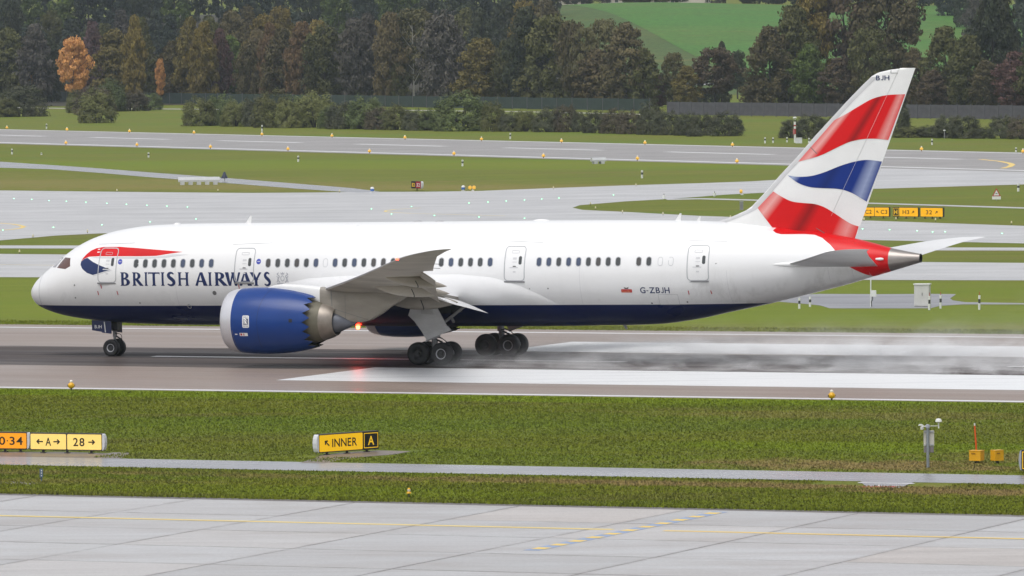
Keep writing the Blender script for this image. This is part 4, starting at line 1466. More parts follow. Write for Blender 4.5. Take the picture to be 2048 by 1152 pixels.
# ---- engines
EZ, EX = 2.67, 17.80
def nacelle_r(X):
    return float(np.interp(X - EX, [0, 0.10, 0.25, 0.5, 0.9, 1.5, 2.2, 3.0, 3.8, 4.5, 5.0, 5.4, 5.9], [1.58, 1.67, 1.735, 1.79, 1.845, 1.885, 1.895, 1.87, 1.80, 1.69, 1.58, 1.48, 1.36]))
for sg in (-1, 1):
    ey = sg * 9.8
    b = MB()
    N = 108
    rows = []
    prof = [0.78, 0.95, 1.2, 1.5, 1.9, 2.3, 2.7, 3.1, 3.5, 3.9, 4.3, 4.7, 5.0]
    for d in prof:
        r = nacelle_r(EX + d)
        rows.append([(EX + d, ey + r * math.cos(2 * math.pi * i / N), EZ + r * math.sin(2 * math.pi * i / N)) for i in range(N)])
    edge, inner = [], []
    for i in range(N):
        ph = (i % 6) / 6.0
        tooth = 1 - abs(2 * ph - 1)
        X = EX + 5.08 + 0.42 * tooth ** 0.9
        r = nacelle_r(X)
        edge.append((X, ey + r * math.cos(2 * math.pi * i / N), EZ + r * math.sin(2 * math.pi * i / N)))
        inner.append((X - 0.004, ey + (r - 0.035) * math.cos(2 * math.pi * i / N), EZ + (r - 0.035) * math.sin(2 * math.pi * i / N)))
    rows.append(edge)
    b.grid(rows, close_u=True)
    nac = b.build('engine_cowl', m_engine, plane, smooth=40)
    b = MB()
    rows = [edge, inner]
    for d, dr in ((4.7, 0.14), (4.0, 0.22), (3.2, 0.30)):
        r = nacelle_r(EX + d) - dr
        rows.append([(EX + d, ey + r * math.cos(2 * math.pi * i / N), EZ + r * math.sin(2 * math.pi * i / N)) for i in range(N)])
    b.grid(rows, close_u=True)
    b.build('bypass_duct', mat('duct_dark', (0.05, 0.048, 0.042), 0.55, metal=0.3), nac, smooth=40)
    b = MB()
    b.lathe([(1.30, EX + 1.25), (1.33, EX + 0.8), (1.40, EX + 0.35), (1.47, EX + 0.08), (1.52, EX + 0.01), (1.58, EX)] + [(nacelle_r(EX + d), EX + d) for d in (0.05, 0.1, 0.18, 0.27, 0.4, 0.55, 0.78)], 72, 'X', (0, ey, EZ))
    b.build('intake_lip', m_silver, nac, smooth=True)
    b = MB()
    b.lathe([(0.0, EX + 0.75), (0.22, EX + 0.95), (0.42, EX + 1.22), (1.30, EX + 1.25)], 48, 'X', (0, ey, EZ))
    b.build('fan_disc', m_dark_gear, nac, smooth=40)
    for k in range(20):
        a = 2 * math.pi * k / 20
        q = MB()
        c, s = math.cos(a), math.sin(a)
        c2, s2 = math.cos(a + 0.22), math.sin(a + 0.22)
        q.add([(EX + 1.0, ey + 0.40 * c, EZ + 0.40 * s), (EX + 1.2, ey + 0.40 * c2, EZ + 0.40 * s2), (EX + 1.2, ey + 1.28 * c2, EZ + 1.28 * s2), (EX + 0.95, ey + 1.28 * c, EZ + 1.28 * s)], [(0, 1, 2, 3)])
        q.build('fan_blade', m_dark_gear, nac)
    b = MB()
    b.lathe([(1.30, EX + 3.4), (1.32, EX + 4.4), (1.27, EX + 5.0), (1.17, EX + 5.55), (1.08, EX + 5.86)], 60, 'X', (0, ey, EZ))
    b.build('core_cowl', m_olive, nac, smooth=True)
    b = MB()
    b.lathe([(1.085, EX + 5.83), (1.04, EX + 6.0), (0.93, EX + 6.35), (0.80, EX + 6.62), (0.76, EX + 6.62), (0.85, EX + 6.2)], 60, 'X', (0, ey, EZ))
    b.build('exhaust_nozzle', m_hot, nac, smooth=40)
    b = MB()
    b.lathe([(0.70, EX + 6.0), (0.66, EX + 6.4), (0.52, EX + 6.9), (0.32, EX + 7.4), (0.12, EX + 7.75), (0.0, EX + 7.82)], 40, 'X', (0, ey, EZ - 0.03))
    b.build('exhaust_cone', m_cone, nac, smooth=True)
    # pylon
    cols = [(530, 576, 579), (545, 571, 583), (560, 568.5, 587), (600, 570, 594), (640, 574, 607), (650, 576, 624), (663, 577, 637), (690, 578, 643), (720, 578, 645.5), (738, 578, 641), (750, 578, 634), (760, 578, 628), (775, 578, 616), (800, 578, 601), (815, 578, 590), (829, 578, 582)]
    rows = []
    for i, (px, pt, pb) in enumerate(cols):
        X, z1 = PL(px, pt, -10.1)
        _, z0 = PL(px, pb, -10.1)
        hw = 0.36 * min(1, (0.12 + i * 0.28)) * min(1, (len(cols) - 1 - i) * 0.22 + 0.06)
        zm, zh = (z0 + z1) / 2, (z1 - z0) / 2
        row = []
        for k in range(20):
            a = 2 * math.pi * k / 20
            row.append((X, ey + hw * math.copysign(abs(math.cos(a)) ** 0.35, math.cos(a)), zm + zh * math.copysign(abs(math.sin(a)) ** 0.6, math.sin(a))))
        rows.append(row)
    b = MB()
    b.cur = 0
    n = 20
    vs = [p for r in rows for p in r]
    for part in range(2):
        b.cur = part
        fs = []
        for j in range(len(rows) - 1):
            kind = 0 if j < 4 else 1
            if kind == part:
                fs += [(j * n + i, j * n + (i + 1) % n, (j + 1) * n + (i + 1) % n, (j + 1) * n + i) for i in range(n)]
        b.add(vs, fs)
    py = b.build('pylon', [m_white, m_dirty], plane, smooth=40)
    if sg < 0:
        ypy = ey - 0.36
        b = MB()
        for (x0p, y0p, x1p, y1p, w) in ((662, 578, 664, 612, 0.04), (690, 590, 691, 640, 0.02), (665, 617, 738, 640, 0.02)):
            a0_, a1_ = PL(x0p, y0p, ypy), PL(x1p, y1p, ypy)
            dx, dz = a1_[0] - a0_[0], a1_[1] - a0_[1]
            l = math.hypot(dx, dz)
            ox, oz = -dz / l * w / 2, dx / l * w / 2
            b.add([(a0_[0] + ox, ypy - 0.006, a0_[1] + oz), (a1_[0] + ox, ypy - 0.006, a1_[1] + oz), (a1_[0] - ox, ypy - 0.006, a1_[1] - oz), (a0_[0] - ox, ypy - 0.006, a0_[1] - oz)], [(0, 1, 2, 3)])
        b.build('pylon_seam', m_line, py)
        def nac_surf(X, Z):
            return ey - math.sqrt(max(nacelle_r(X) ** 2 - (Z - EZ) ** 2, 0))
        def FN(px, py_):
            t = ey - 1.8
            for _ in range(30):
                X, Z = PL(px, py_, t)
                t = 0.5 * t + 0.5 * nac_surf(X, Z)
            return X, Z
        x0, z0 = FN(485, 655.5)
        x1, z1 = FN(498, 631)
        wrap_decal('maker_badge', m_white, [[rrect(x0, x1, z0, z1, 0.07)]], nac_surf, 0.004, nac)
        wrap_decal('maker_badge_field', m_navy, [[rrect(x0 + 0.06, x1 - 0.06, z0 + 0.17, z1 - 0.17, 0.02)]], nac_surf, 0.006, nac)
        vs, f = text_tris('R', 1.0)
        for kx, kz in ((0.09, 0.0), (0.155, -0.04)):
            v2 = [(x0 + kx + v[0] * 0.20, z0 + 0.24 + kz + v[1] * 0.30) for v in vs]
            wrap_decal('maker_badge_letter', m_white, None, nac_surf, 0.008 + kx * 0.02, nac, tris=(v2, f))
        xw, zw = (x0 + x1) / 2, z0
        for body, zz in (('ROLLS', z1 - 0.13), ('ROYCE', z0 + 0.05)):
            vs, f = text_tris(body, 0.08)
            wd = max(v[0] for v in vs)
            wrap_decal('maker_badge_lettering', m_navy, None, nac_surf, 0.008, nac, tris=([(xw - 0.14 + v[0] * 0.28 / wd, zz + v[1]) for v in vs], f))
        x0, z0 = FN(480, 672)
        x1, z1 = FN(495, 666)
        wrap_decal('warning_placard', m_white, [[rrect(x0, x1, z0, z1, 0.02)]], nac_surf, 0.004, nac)
        wrap_decal('warning_placard_red', m_redmark, [[rrect(x0 + 0.05, x0 + 0.17, z0 + 0.03, z1 - 0.03, 0.02)], [rrect(x0 + 0.24, x0 + 0.30, z0 + 0.03, z1 - 0.03, 0.01)]], nac_surf, 0.006, nac)
        x0, z0 = FN(470, 668.5)
        wrap_decal('small_placard', m_white, [[rrect(x0, x0 + 0.16, z0 - 0.03, z0 + 0.03, 0.01)]], nac_surf, 0.004, nac)
        x0, z0 = FN(577, 645)
        x1, z1 = FN(584, 638)
        wrap_decal('cowl_vent', m_bay, [[rrect(x0, x1, z0, z1, 0.03)]], nac_surf, 0.004, nac)
        # cowl split lines
        for d, a_, c_, m_ in ((2.45, -0.95, 1.30, m_navy), (0.86, -1.35, -0.25, m_olive)):
            rr = []
            for k in range(31):
                a = math.pi - (a_ + (c_ - a_) * k / 30)
                r = nacelle_r(EX + d) + 0.004
                sh = 0.35 * max(0, math.sin(a)) ** 2 if d > 2 else 0.0
                rr.append([(EX + d + sh, ey + r * math.cos(a), EZ + r * math.sin(a)), (EX + d + sh + 0.022, ey + r * math.cos(a), EZ + r * math.sin(a))])
            q = MB()
            q.grid(rr)
            q.build('cowl_seam', m_, nac)

# ---- landing gear
def wheel_mesh(r, wdt, rim_r):
    b = MB()
    h = wdt / 2
    b.lathe([(rim_r, -h * 0.82), (rim_r + 0.02, -h * 0.92), (r * 0.80, -h), (r * 0.93, -h * 0.90), (r * 0.985, -h * 0.62), (r, -h * 0.30), (r, h * 0.30), (r * 0.985, h * 0.62), (r * 0.93, h * 0.90), (r * 0.80, h), (rim_r + 0.02, h * 0.92), (rim_r, h * 0.82)], 40, 'Y')
    ty = b.mesh('wheel', [m_tyre], 50)
    b = MB()
    b.lathe([(0.0, -h * 0.60), (rim_r * 0.32, -h * 0.60), (rim_r * 0.36, -h * 0.40), (rim_r * 0.55, -h * 0.34), (rim_r * 0.72, -h * 0.42), (rim_r * 0.90, -h * 0.62), (rim_r * 0.99, -h * 0.80)], 32, 'Y')
    for k in range(9):
        a = 2 * math.pi * k / 9
        b.tube((rim_r * 0.62 * math.cos(a), -h * 0.33, rim_r * 0.62 * math.sin(a)), (rim_r * 0.62 * math.cos(a), -h * 0.40, rim_r * 0.62 * math.sin(a)), rim_r * 0.11, n=8)
    rm = b.mesh('rim', [m_dark_gear], 40)
    b = MB()
    b.lathe([(rim_r * 0.84, -h * 0.66), (rim_r * 0.90, -h * 0.86), (rim_r * 1.01, -h * 0.88), (rim_r * 1.03, -h * 0.80)], 40, 'Y')
    fl = b.mesh('rim_flange', [m_silver], 60)
    return ty, rm, fl
big = wheel_mesh(0.66, 0.52, 0.30)
small = wheel_mesh(0.51, 0.38, 0.235)
def wheel(ms, x, y, z, flange=True):
    w = place('wheel', ms[0], plane, (x, y, z))
    w.rotation_euler = (0, random.uniform(0, 6.28), 0)
    rim = place('rim', ms[1], w)
    if flange:
        place('rim_flange', ms[2], w)
    return w
WZ = 0.655
for sg in (-1, 1):
    yc = sg * 4.9
    for dx in (-0.73, 0.73):
        for dy in (-0.62, 0.62):
            wheel(big, 28.27 + dx, yc + dy, WZ, flange=(dx > 0))
    b = MB()
    b.tube((27.35, yc, WZ), (29.2, yc, WZ), 0.13, n=12)
    for dx in (-0.73, 0.73):
        b.tube((28.27 + dx, yc - 0.85, WZ), (28.27 + dx, yc + 0.85, WZ), 0.09, n=10)
    b.build('bogie_beam', m_dark_gear, plane, smooth=40)
    b = MB()
    b.tube((28.27, yc, WZ), (28.22, yc + sg * 0.02, 1.55), 0.135, n=14)
    b.tube((28.22, yc, 1.45), (28.05, yc + sg * 0.12, 3.9), 0.20, 0.22, n=14)
    b.tube((28.27, yc, 1.2), (28.27, yc, 1.42), 0.18, n=14)
    lg = b.build('gear_leg', m_gear, plane, smooth=40)
    b = MB()
    b.tube((28.22, yc, 1.50), (28.75, yc, 1.28), 0.055, n=8)
    b.tube((28.75, yc, 1.28), (28.45, yc, 0.82), 0.05, n=8)
    b.build('torque_link', m_dark_gear, lg, smooth=40)
    for k in range(4):
        b = MB()
        o = (k - 1.5) * 0.10
        b.path(spline([(28.20, yc + o, 1.50 + 0.03 * k), (28.55, yc + o, 1.56), (28.95, yc + o, 1.42 - 0.04 * k), (29.12, yc + o, 1.12), (28.98 + 0.03 * k, yc + o, 0.82)], 5), 0.022, n=6)
        b.build('hydraulic_hose', m_black, lg, smooth=True)
    b = MB()
    b.tube((28.3, yc, 2.0), (29.9, sg * 4.2, 3.35), 0.10, 0.09, n=10)
    b.tube((29.15, yc - sg * 0.35, 2.72), (29.35, yc - sg * 0.30, 2.40), 0.08, n=10)
    b.build('side_brace', m_gear, lg, smooth=40)
    b = MB()
    b.box((28.1, sg * 3.6, 3.15), (2.0, 1.6, 0.5))
    b.build('gear_bay', m_bay, plane)
    yd = sg * 6.0
    def dp(pts, yy=-6.0):
        return [(PL(x, y, -6.0)[0], sg * abs(yy), PL(x, y, -6.0)[1]) for x, y in pts]
    b = MB()
    b.prism(dp([(818, 629), (821.5, 617), (843, 614.5), (868, 612.5), (874, 614), (894, 651), (898, 653.5), (903, 661), (886, 666.5), (881, 670), (881.5, 673), (854, 680.5), (851, 675), (845, 664), (830, 643), (817, 630.5)]), (0, sg * 0.07, 0))
    gd = b.build('gear_door', mat('gear_door_white', (0.56, 0.56, 0.57), 0.4, var=0.22, vscale=1.6, stretch=(0.5, 1, 1.6)), plane)
    b = MB()
    b.prism(dp([(843, 607), (861, 606), (869, 629), (844, 627.5)], 6.07), (0, sg * 0.05, 0))
    b.build('door_panel', mat('gear_door_grey', (0.47, 0.47, 0.47), 0.45, var=0.2, vscale=2), gd)
    b = MB()
    b.prism(dp([(853, 681), (881, 669.5), (882, 672.5), (852.5, 684)], 6.07), (0, sg * 0.06, 0))
    b.build('door_lower_lip', m_gear, gd)
    b = MB()
    b.tube((28.15, yc, 2.9), (28.2, sg * 5.98, 2.7), 0.04, n=8)
    b.tube((28.25, yc, 1.9), (28.3, sg * 5.98, 1.9), 0.04, n=8)
    b.build('door_rod', m_gear, gd, smooth=40)
# nose gear
for y in (-0.40, 0.40):
    wheel(small, 5.49, y, 0.505)
b = MB()
b.tube((5.49, -0.5, 0.505), (5.49, 0.5, 0.505), 0.075, n=10)
b.tube((5.49, 0, 0.505), (5.52, 0, 1.25), 0.085, n=12)
b.tube((5.52, 0, 1.15), (5.56, 0, 2.4), 0.13, n=12)
ng = b.build('nose_gear_leg', m_gear, plane, smooth=40)
b = MB()
b.tube((5.6, 0, 1.18), (5.98, 0, 0.98), 0.05, n=8)
b.tube((5.98, 0, 0.98), (5.72, 0, 0.62), 0.045, n=8)
b.path(spline([(5.6, -0.12, 1.35), (5.95, -0.14, 1.30), (6.02, -0.12, 1.05), (5.78, -0.1, 0.75)], 5), 0.02, n=6)
b.build('torque_link', m_dark_gear, ng, smooth=40)
b = MB()
b.box((5.62, 0, 1.80), (0.42, 0.5, 0.55))
b.tube((5.45, -0.25, 1.62), (5.45, -0.33, 1.62), 0.09, n=12)
b.build('taxi_lamp_bracket', m_dark_gear, ng)
nd_pts = [(183.5, 640), (222, 642), (223, 667.5), (205, 665.5), (203, 663.5), (184, 660.5)]
for sg in (-1, 1):
    b = MB()
    yy = sg * 0.72
    b.prism([(PL(x, y, -0.72)[0], yy, PL(x, y, -0.72)[1]) for x, y in nd_pts], (0, -sg * 0.04, 0))
    nd = b.build('nose_gear_door', m_navy, plane)
    if sg < 0:
        q = MB()
        q.add([(PL(x, y, -0.72)[0], yy - 0.005, PL(x, y, -0.72)[1]) for x, y in ((207.5, 643.5), (209.5, 643.5), (212, 664.5), (210, 664.5))], [(0, 1, 2, 3)])
        q.build('door_stripe', m_white, nd)
        x0, z0 = PL(189.5, 656.5, -0.72)
        x1, _ = PL(203.5, 656.5, -0.72)
        _, z1 = PL(189.5, 650, -0.72)
        vs, f = text_tris('BJH', 1.0)
        wd = max(v[0] for v in vs)
        q = MB()
        q.add([(x0 + (x1 - x0) * v[0] / wd, yy - 0.005, z0 + (z1 - z0) * v[1]) for v in vs], f)
        q.build('door_letters', m_white, nd)

# ---- aerials, beacon, drain mast
for ax, ht, wd in ((497, 0.42, 0.36), (1356, 0.40, 0.34), (1397, 0.26, 0.22)):
    X, Z = PL(ax, 443, 0)
    zc, hh, w = hull(X)
    b = MB()
    zt = zc + hh
    b.prism([(X - wd * 0.5, -0.02, zt - 0.03), (X + wd * 0.5, -0.02, zt - 0.03), (X + wd * 0.62, -0.02, zt + ht), (X + wd * 0.35, -0.02, zt + ht)], (0, 0.04, 0))
    b.build('blade_aerial', m_white, plane)
for px_, ln, m_ in ((1083, 1.1, m_white), (836, 0.55, m_grey), (879, 0.55, m_grey), (355, 0.4, m_white)):
    X, Z = PL(px_, 443, 0)
    zc, hh, w = hull(X)
    b = MB()
    b.lathe([(0.001, 0.09), (0.25, 0.075), (0.42, 0.03), (0.5, -0.04)], 20, 'Z')
    me = b.mesh('aerial_fairing', [m_], True)
    o = place('aerial_fairing', me, plane, (X, 0, zc + hh))
    o.scale = (ln, 0.6, 1.0)
X, Z = PL(1240, 655, -0.5)
b = MB()
b.prism([(X - 0.10, 0, Z + 0.25), (X + 0.16, 0, Z + 0.25), (X + 0.26, 0, Z - 0.12), (X + 0.14, 0, Z - 0.12)], (0, 0.04, 0))
b.build('drain_mast', m_grey, plane)
m_beacon = mat('red_beacon_lamp', (0.8, 0.05, 0.03), 0.2, emit=(1.0, 0.045, 0.015), estr=30.0)
X, Z = PL(716, 655, 0)
b = MB()
b.lathe([(0.0, -0.17), (0.07, -0.15), (0.11, -0.08), (0.12, 0.0), (0.12, 0.12)], 16, 'Z')
bz = hull(X)[0] - hull(X)[1] - 0.06
o = b.build('anti_collision_beacon', m_beacon, plane, smooth=True)
o.location = (X, 0, bz - 0.02)
pl_ = bpy.data.lights.new('beacon_light', 'POINT')
pl_.color = (1.0, 0.04, 0.015)
pl_.energy = 40.0
pl_.shadow_soft_size = 0.15
lo_ = bpy.data.objects.new('beacon_light', pl_)
COL.objects.link(lo_)
lo_.parent = plane
lo_.location = (X, -0.05, bz - 0.32)
# ================================================================== SIGNS, LIGHTS, MARKERS, CABINETS
m_sign_case = mat('sign_case_dark', (0.045, 0.043, 0.04), 0.5)
m_sign_cap = mat('sign_cap_white', (0.66, 0.67, 0.70), 0.4, var=0.1, vscale=3)
m_sign_grey = mat('sign_cap_grey', (0.36, 0.38, 0.42), 0.4, var=0.1, vscale=3)
def panel_mat(name, c, e=0.35):
    return mat(name, c, 0.35, emit=c, estr=e, var=0.12, vscale=1.3)
m_p_orange = panel_mat('sign_face_orange', (0.80, 0.30, 0.010))
m_p_pale = panel_mat('sign_face_pale_yellow', (0.82, 0.58, 0.16))
m_p_yellow = panel_mat('sign_face_yellow', (0.80, 0.46, 0.008))
m_p_far = panel_mat('sign_face_amber', (0.78, 0.38, 0.006))
m_p_black = mat('sign_face_black', (0.012, 0.012, 0.012), 0.4)
m_p_red = mat('sign_face_red', (0.34, 0.012, 0.03), 0.4)
m_s_black = mat('sign_letter_black', (0.025, 0.020, 0.012), 0.5)
m_s_brown = mat('sign_letter_brown', (0.16, 0.06, 0.008), 0.5)
m_s_yellow = panel_mat('sign_letter_yellow', (0.80, 0.48, 0.02), 0.3)
m_s_white = mat('sign_letter_white', (0.75, 0.70, 0.70), 0.5)

def arrow2d(cx, cz, L, ang, w, head=0.36):
    """a thin stemmed arrow as two outlines, pointing along ang"""
    ca, sa = math.cos(ang), math.sin(ang)
    def tr(p):
        return (cx + p[0] * ca - p[1] * sa, cz + p[0] * sa + p[1] * ca)
    h = L * head
    shaft = [(-L / 2, -w / 2), (L / 2 - w, -w / 2), (L / 2 - w, w / 2), (-L / 2, w / 2)]
    hd = [(L / 2 - h, h), (L / 2, 0.0), (L / 2 - h, -h), (L / 2 - h - w * 0.9, -h + w * 0.7), (L / 2 - w * 1.5, 0), (L / 2 - h - w * 0.9, h - w * 0.7)]
    return [[tr(p) for p in shaft], [tr(p) for p in hd]]

def taxi_sign(label, pl, pr, width_hint, z0, z1, panels, legs=3, cap=None, group='yellow taxiway signs', depth=0.28, ground_pts=None, capmat=None):
    """pl, pr: pixels where the two lower front corners stand on the ground; panels: (from, to, face, [items])"""
    P0, P1 = (G(*pl), G(*pr)) if ground_pts is None else ground_pts
    d = P1 - P0
    W = d.length
    mid = (P0 + P1) / 2
    rz = math.atan2(d.y, d.x)
    t = thing('taxiway_sign', label, 'sign', (mid.x, mid.y, 0), rz, group)
    b = MB()
    b.box((0, depth / 2, (z0 + z1) / 2), (W, depth, z1 - z0))
    b.build('case', m_sign_case, t)
    for i in range(legs):
        x = -W / 2 + W * (i + 0.5) / legs
        q = MB()
        q.box((x, depth / 2, z0 / 2), (0.09, 0.09, z0))
        q.box((x, depth / 2, 0.02), (0.22, 0.22, 0.04))
        q.build('leg', m_sign_case, t)
    if cap:
        x = (W / 2) * cap
        q = MB()
        prof = [(0.0, z0 + 0.01), (0.035, z0 + 0.06), (0.065, z0 + (z1 - z0) * 0.25), (0.075, (z0 + z1) / 2), (0.065, z0 + (z1 - z0) * 0.75), (0.035, z1 - 0.06), (0.0, z1 - 0.01)]
        q.grid([[(x + cap * (0.004 + r * 1.7), y, z) for y in (-0.002, depth + 0.002)] for r, z in prof])
        q.grid([[(x + cap * (0.004 + r * 1.7), -0.002, z), (x + cap * 0.003, -0.002, z)] for r, z in prof])
        q.build('end_cap', capmat or m_sign_cap, t)
    H = z1 - z0
    for (f0, f1, face, items) in panels:
        x0, x1 = -W / 2 + W * f0 + 0.03, -W / 2 + W * f1 - 0.03
        q = MB()
        q.prism([(x, -0.004, z) for x, z in rrect(x0, x1, z0 + 0.045, z1 - 0.045, 0.05, 4)], (0, -0.012, 0))
        pn = q.build('panel', face, t)
        for it in items:
            q = MB()
            kind, m_ = it[0], it[-1]
            if kind == 'text':
                _, body, fx, hw, wd, _m = it
                vs, f = text_tris(body, 1.0)
                mx = max(v[0] for v in vs)
                xc = x0 + (x1 - x0) * fx
                wd_ = (x1 - x0) * wd
                zc = (z0 + z1) / 2
                q.add([(xc + (v[0] / mx - 0.5) * wd_, -0.020, zc + (v[1] - 0.5) * H * hw) for v in vs], f)
                q.build('lettering', m_, pn, fix=False)
            elif kind == 'arrow':
                _, fx, ln, ang, _m = it
                for lp in arrow2d(x0 + (x1 - x0) * fx, (z0 + z1) / 2, H * ln, math.radians(ang), H * 0.075):
                    tri = tessellate_polygon([[Vector((p[0], p[1], 0)) for p in lp]])
                    k = -0.020 - 0.001 * (len(q.f) > 0)
                    q.add([(p[0], k, p[1]) for p in lp], [tuple(tt) for tt in tri])
                q.build('arrow', m_, pn, fix=False)
            elif kind == 'border':
                lo = rrect(x0 + 0.02, x1 - 0.02, z0 + 0.075, z1 - 0.075, 0.02, 3)
                li = rrect(x0 + 0.055, x1 - 0.055, z0 + 0.11, z1 - 0.11, 0.02, 3)
                n = len(lo)
                q.add([(p[0], -0.019, p[1]) for p in lo] + [(p[0], -0.019, p[1]) for p in li], [(i, (i + 1) % n, n + (i + 1) % n, n + i) for i in range(n)])
                q.build('border', m_, pn)
    return t

K_ = m_s_black
taxi_sign('orange taxiway sign with 34 cut off by the left picture edge', (-38, 904), (54.5, 905), 0, 0.14, 0.93, [(0, 1, m_p_orange, [('text', '10·34', 0.62, 0.46, 0.60, K_)])], cap=1)
taxi_sign('pale yellow sign reading A with arrows and 28 beside the service path', (60.5, 906), (204.5, 908), 0, 0.14, 0.93,
          [(0, 0.51, m_p_pale, [('arrow', 0.255, 0.43, 180, K_), ('text', 'A', 0.50, 0.46, 0.16, K_), ('arrow', 0.74, 0.43, 0, K_)]),
           (0.51, 1, m_p_pale, [('text', '28', 0.34, 0.46, 0.33, K_), ('arrow', 0.72, 0.43, 0, K_)])], cap=1)
p0, p1 = G(638, 911.5), G(757.5, 903)
taxi_sign('yellow sign reading INNER with black A panel, set aslant on the near grass', None, None, 0, 0.12, 0.96,
          [(0, 0.735, m_p_yellow, [('arrow', 0.17, 0.44, 140, K_), ('text', 'INNER', 0.58, 0.44, 0.58, K_)]),
           (0.735, 1, m_p_black, [('border', m_s_yellow), ('text', 'A', 0.50, 0.48, 0.42, m_s_yellow)])], cap=-1, ground_pts=(p0, p1))
taxi_sign('dark sign with grey end cap cut off by the right picture edge', (2043, 946), (2150, 949), 0, 0.10, 1.0, [(0, 1, m_p_black, [('border', m_s_yellow)])], cap=-1, capmat=m_sign_grey, depth=0.35)
B_ = m_s_brown
taxi_sign('amber sign reading C2 and C3 half hidden by the tail fin', (1701, 436.5), (1778.5, 437), 0, 0.18, 1.10,
          [(0, 0.62, m_p_far, [('arrow', 0.42, 0.36, 180, B_), ('text', 'C2', 0.76, 0.42, 0.27, B_)]), (0.62, 1, m_p_far, [('arrow', 0.20, 0.36, 135, B_), ('text', 'C3', 0.66, 0.42, 0.46, B_)])], group='amber signs beyond the tail')
taxi_sign('amber sign reading H3 with black H panel right of the tail', (1785.5, 437), (1836.5, 437.5), 0, 0.18, 1.10,
          [(0, 0.25, m_p_black, [('border', m_s_yellow), ('text', 'H', 0.5, 0.48, 0.5, m_s_yellow)]), (0.25, 1, m_p_far, [('text', 'H3', 0.36, 0.42, 0.36, B_), ('arrow', 0.74, 0.40, 40, B_)])], group='amber signs beyond the tail')
taxi_sign('amber sign reading 32 with slanting arrow, rightmost of its row', (1841, 437.5), (1886, 438), 0, 0.18, 1.10,
          [(0, 1, m_p_far, [('text', '32', 0.38, 0.42, 0.28, B_), ('arrow', 0.72, 0.40, 40, B_)])], group='amber signs beyond the tail')
taxi_sign('small red and black sign reading 32 in the far grass', (822.5, 381), (842, 381.5), 0, 0.25, 1.10,
          [(0, 0.47, m_p_black, [('text', 'E2', 0.5, 0.46, 0.62, m_s_yellow)]), (0.47, 1, m_p_red, [('text', '32', 0.5, 0.46, 0.68, m_s_white)])], legs=1, cap=1, group='red runway sign')

# ---- raised lights
m_lamp_yellow = mat('lamp_housing_yellow', (0.75, 0.40, 0.012), 0.35, var=0.1, vscale=6)
m_lamp_glass = mat('lamp_glass', (0.80, 0.74, 0.66), 0.15, coat=0.4)
m_lamp_far = mat('far_lamp_yellow', (0.80, 0.46, 0.06), 0.35, emit=(1.0, 0.55, 0.08), estr=0.15)
m_lamp_pale = mat('pale_lamp_yellow', (0.55, 0.50, 0.25), 0.45)
m_blue_lamp = mat('lamp_blue', (0.06, 0.16, 0.45), 0.3)
m_marker_white = mat('marker_white', (0.74, 0.75, 0.72), 0.45, var=0.1, vscale=5)
m_marker_dark = mat('marker_dark', (0.05, 0.055, 0.05), 0.5)
m_marker_red = mat('marker_red', (0.42, 0.05, 0.04), 0.45)

def runway_lamp(px, py, label, k=1.0, group=None, far=False):
    """yellow globe on a short stub with a clear dome"""
    base = G(px, py)
    t = thing('runway_edge_light', label, 'runway light', base, 0, group)
    b = MB()
    n = 10 if far else 18
    b.lathe([(0.001, 0.10 * k), (0.10 * k, 0.11 * k), (0.17 * k, 0.17 * k), (0.19 * k, 0.26 * k), (0.17 * k, 0.33 * k), (0.11 * k, 0.38 * k), (0.08 * k, 0.42 * k), (0.07 * k, 0.42 * k)], n)
    b.build('housing', m_lamp_far if far else m_lamp_yellow, t, smooth=50)
    b = MB()
    b.tube((0, 0, -0.02), (0, 0, 0.13 * k), 0.05 * k, n=8)
    b.build('stub', m_marker_dark, t)
    b = MB()
    b.lathe([(0.07 * k, 0.42 * k), (0.085 * k, 0.46 * k), (0.07 * k, 0.53 * k), (0.001, 0.56 * k)], n)
    b.build('lens', m_lamp_glass, t, smooth=True)
    if not far:
        for i in range(2):
            a = 0.4 + math.pi * i
            q = MB()
            q.box((0.185 * k * math.cos(a), 0.185 * k * math.sin(a), 0.25 * k), (0.03, 0.09, 0.09), a)
            q.build('aperture', m_marker_dark, t)
    return t
runway_lamp(142.5, 780.5, 'yellow globe runway light on the near edge below the nose wheel', 1.0, 'near runway edge lights')
runway_lamp(1663.5, 801, 'yellow globe runway light on the near edge below the tail', 1.0, 'near runway edge lights')
NLX = [(132, 285.4), (274, 289.5), (421, 293.5), (576, 298), (739, 302.5), (908, 307.5), (1087, 312), (1275, 317.5), (1474, 323)]
ULX = [(14, 255), (134, 258.5), (259, 262), (388, 265), (524, 268.5), (664, 271.7), (810, 275.3), (963, 278.6), (1123, 282.3), (1290, 286), (1465, 290), (1843, 298.7), (2046, 303.5)]
for i, (x, y) in enumerate(NLX):
    runway_lamp(x, y + 4.2, f'small yellow light on the near edge of the distant runway, {nth(i)} from left', 1.35, 'lights on the near edge of the distant runway', True)
for i, (x, y) in enumerate(ULX):
    runway_lamp(x, y + 3.8, f'small yellow light on the bush side of the distant runway, {nth(i)} from left', 1.35, 'lights on the far edge of the distant runway', True)

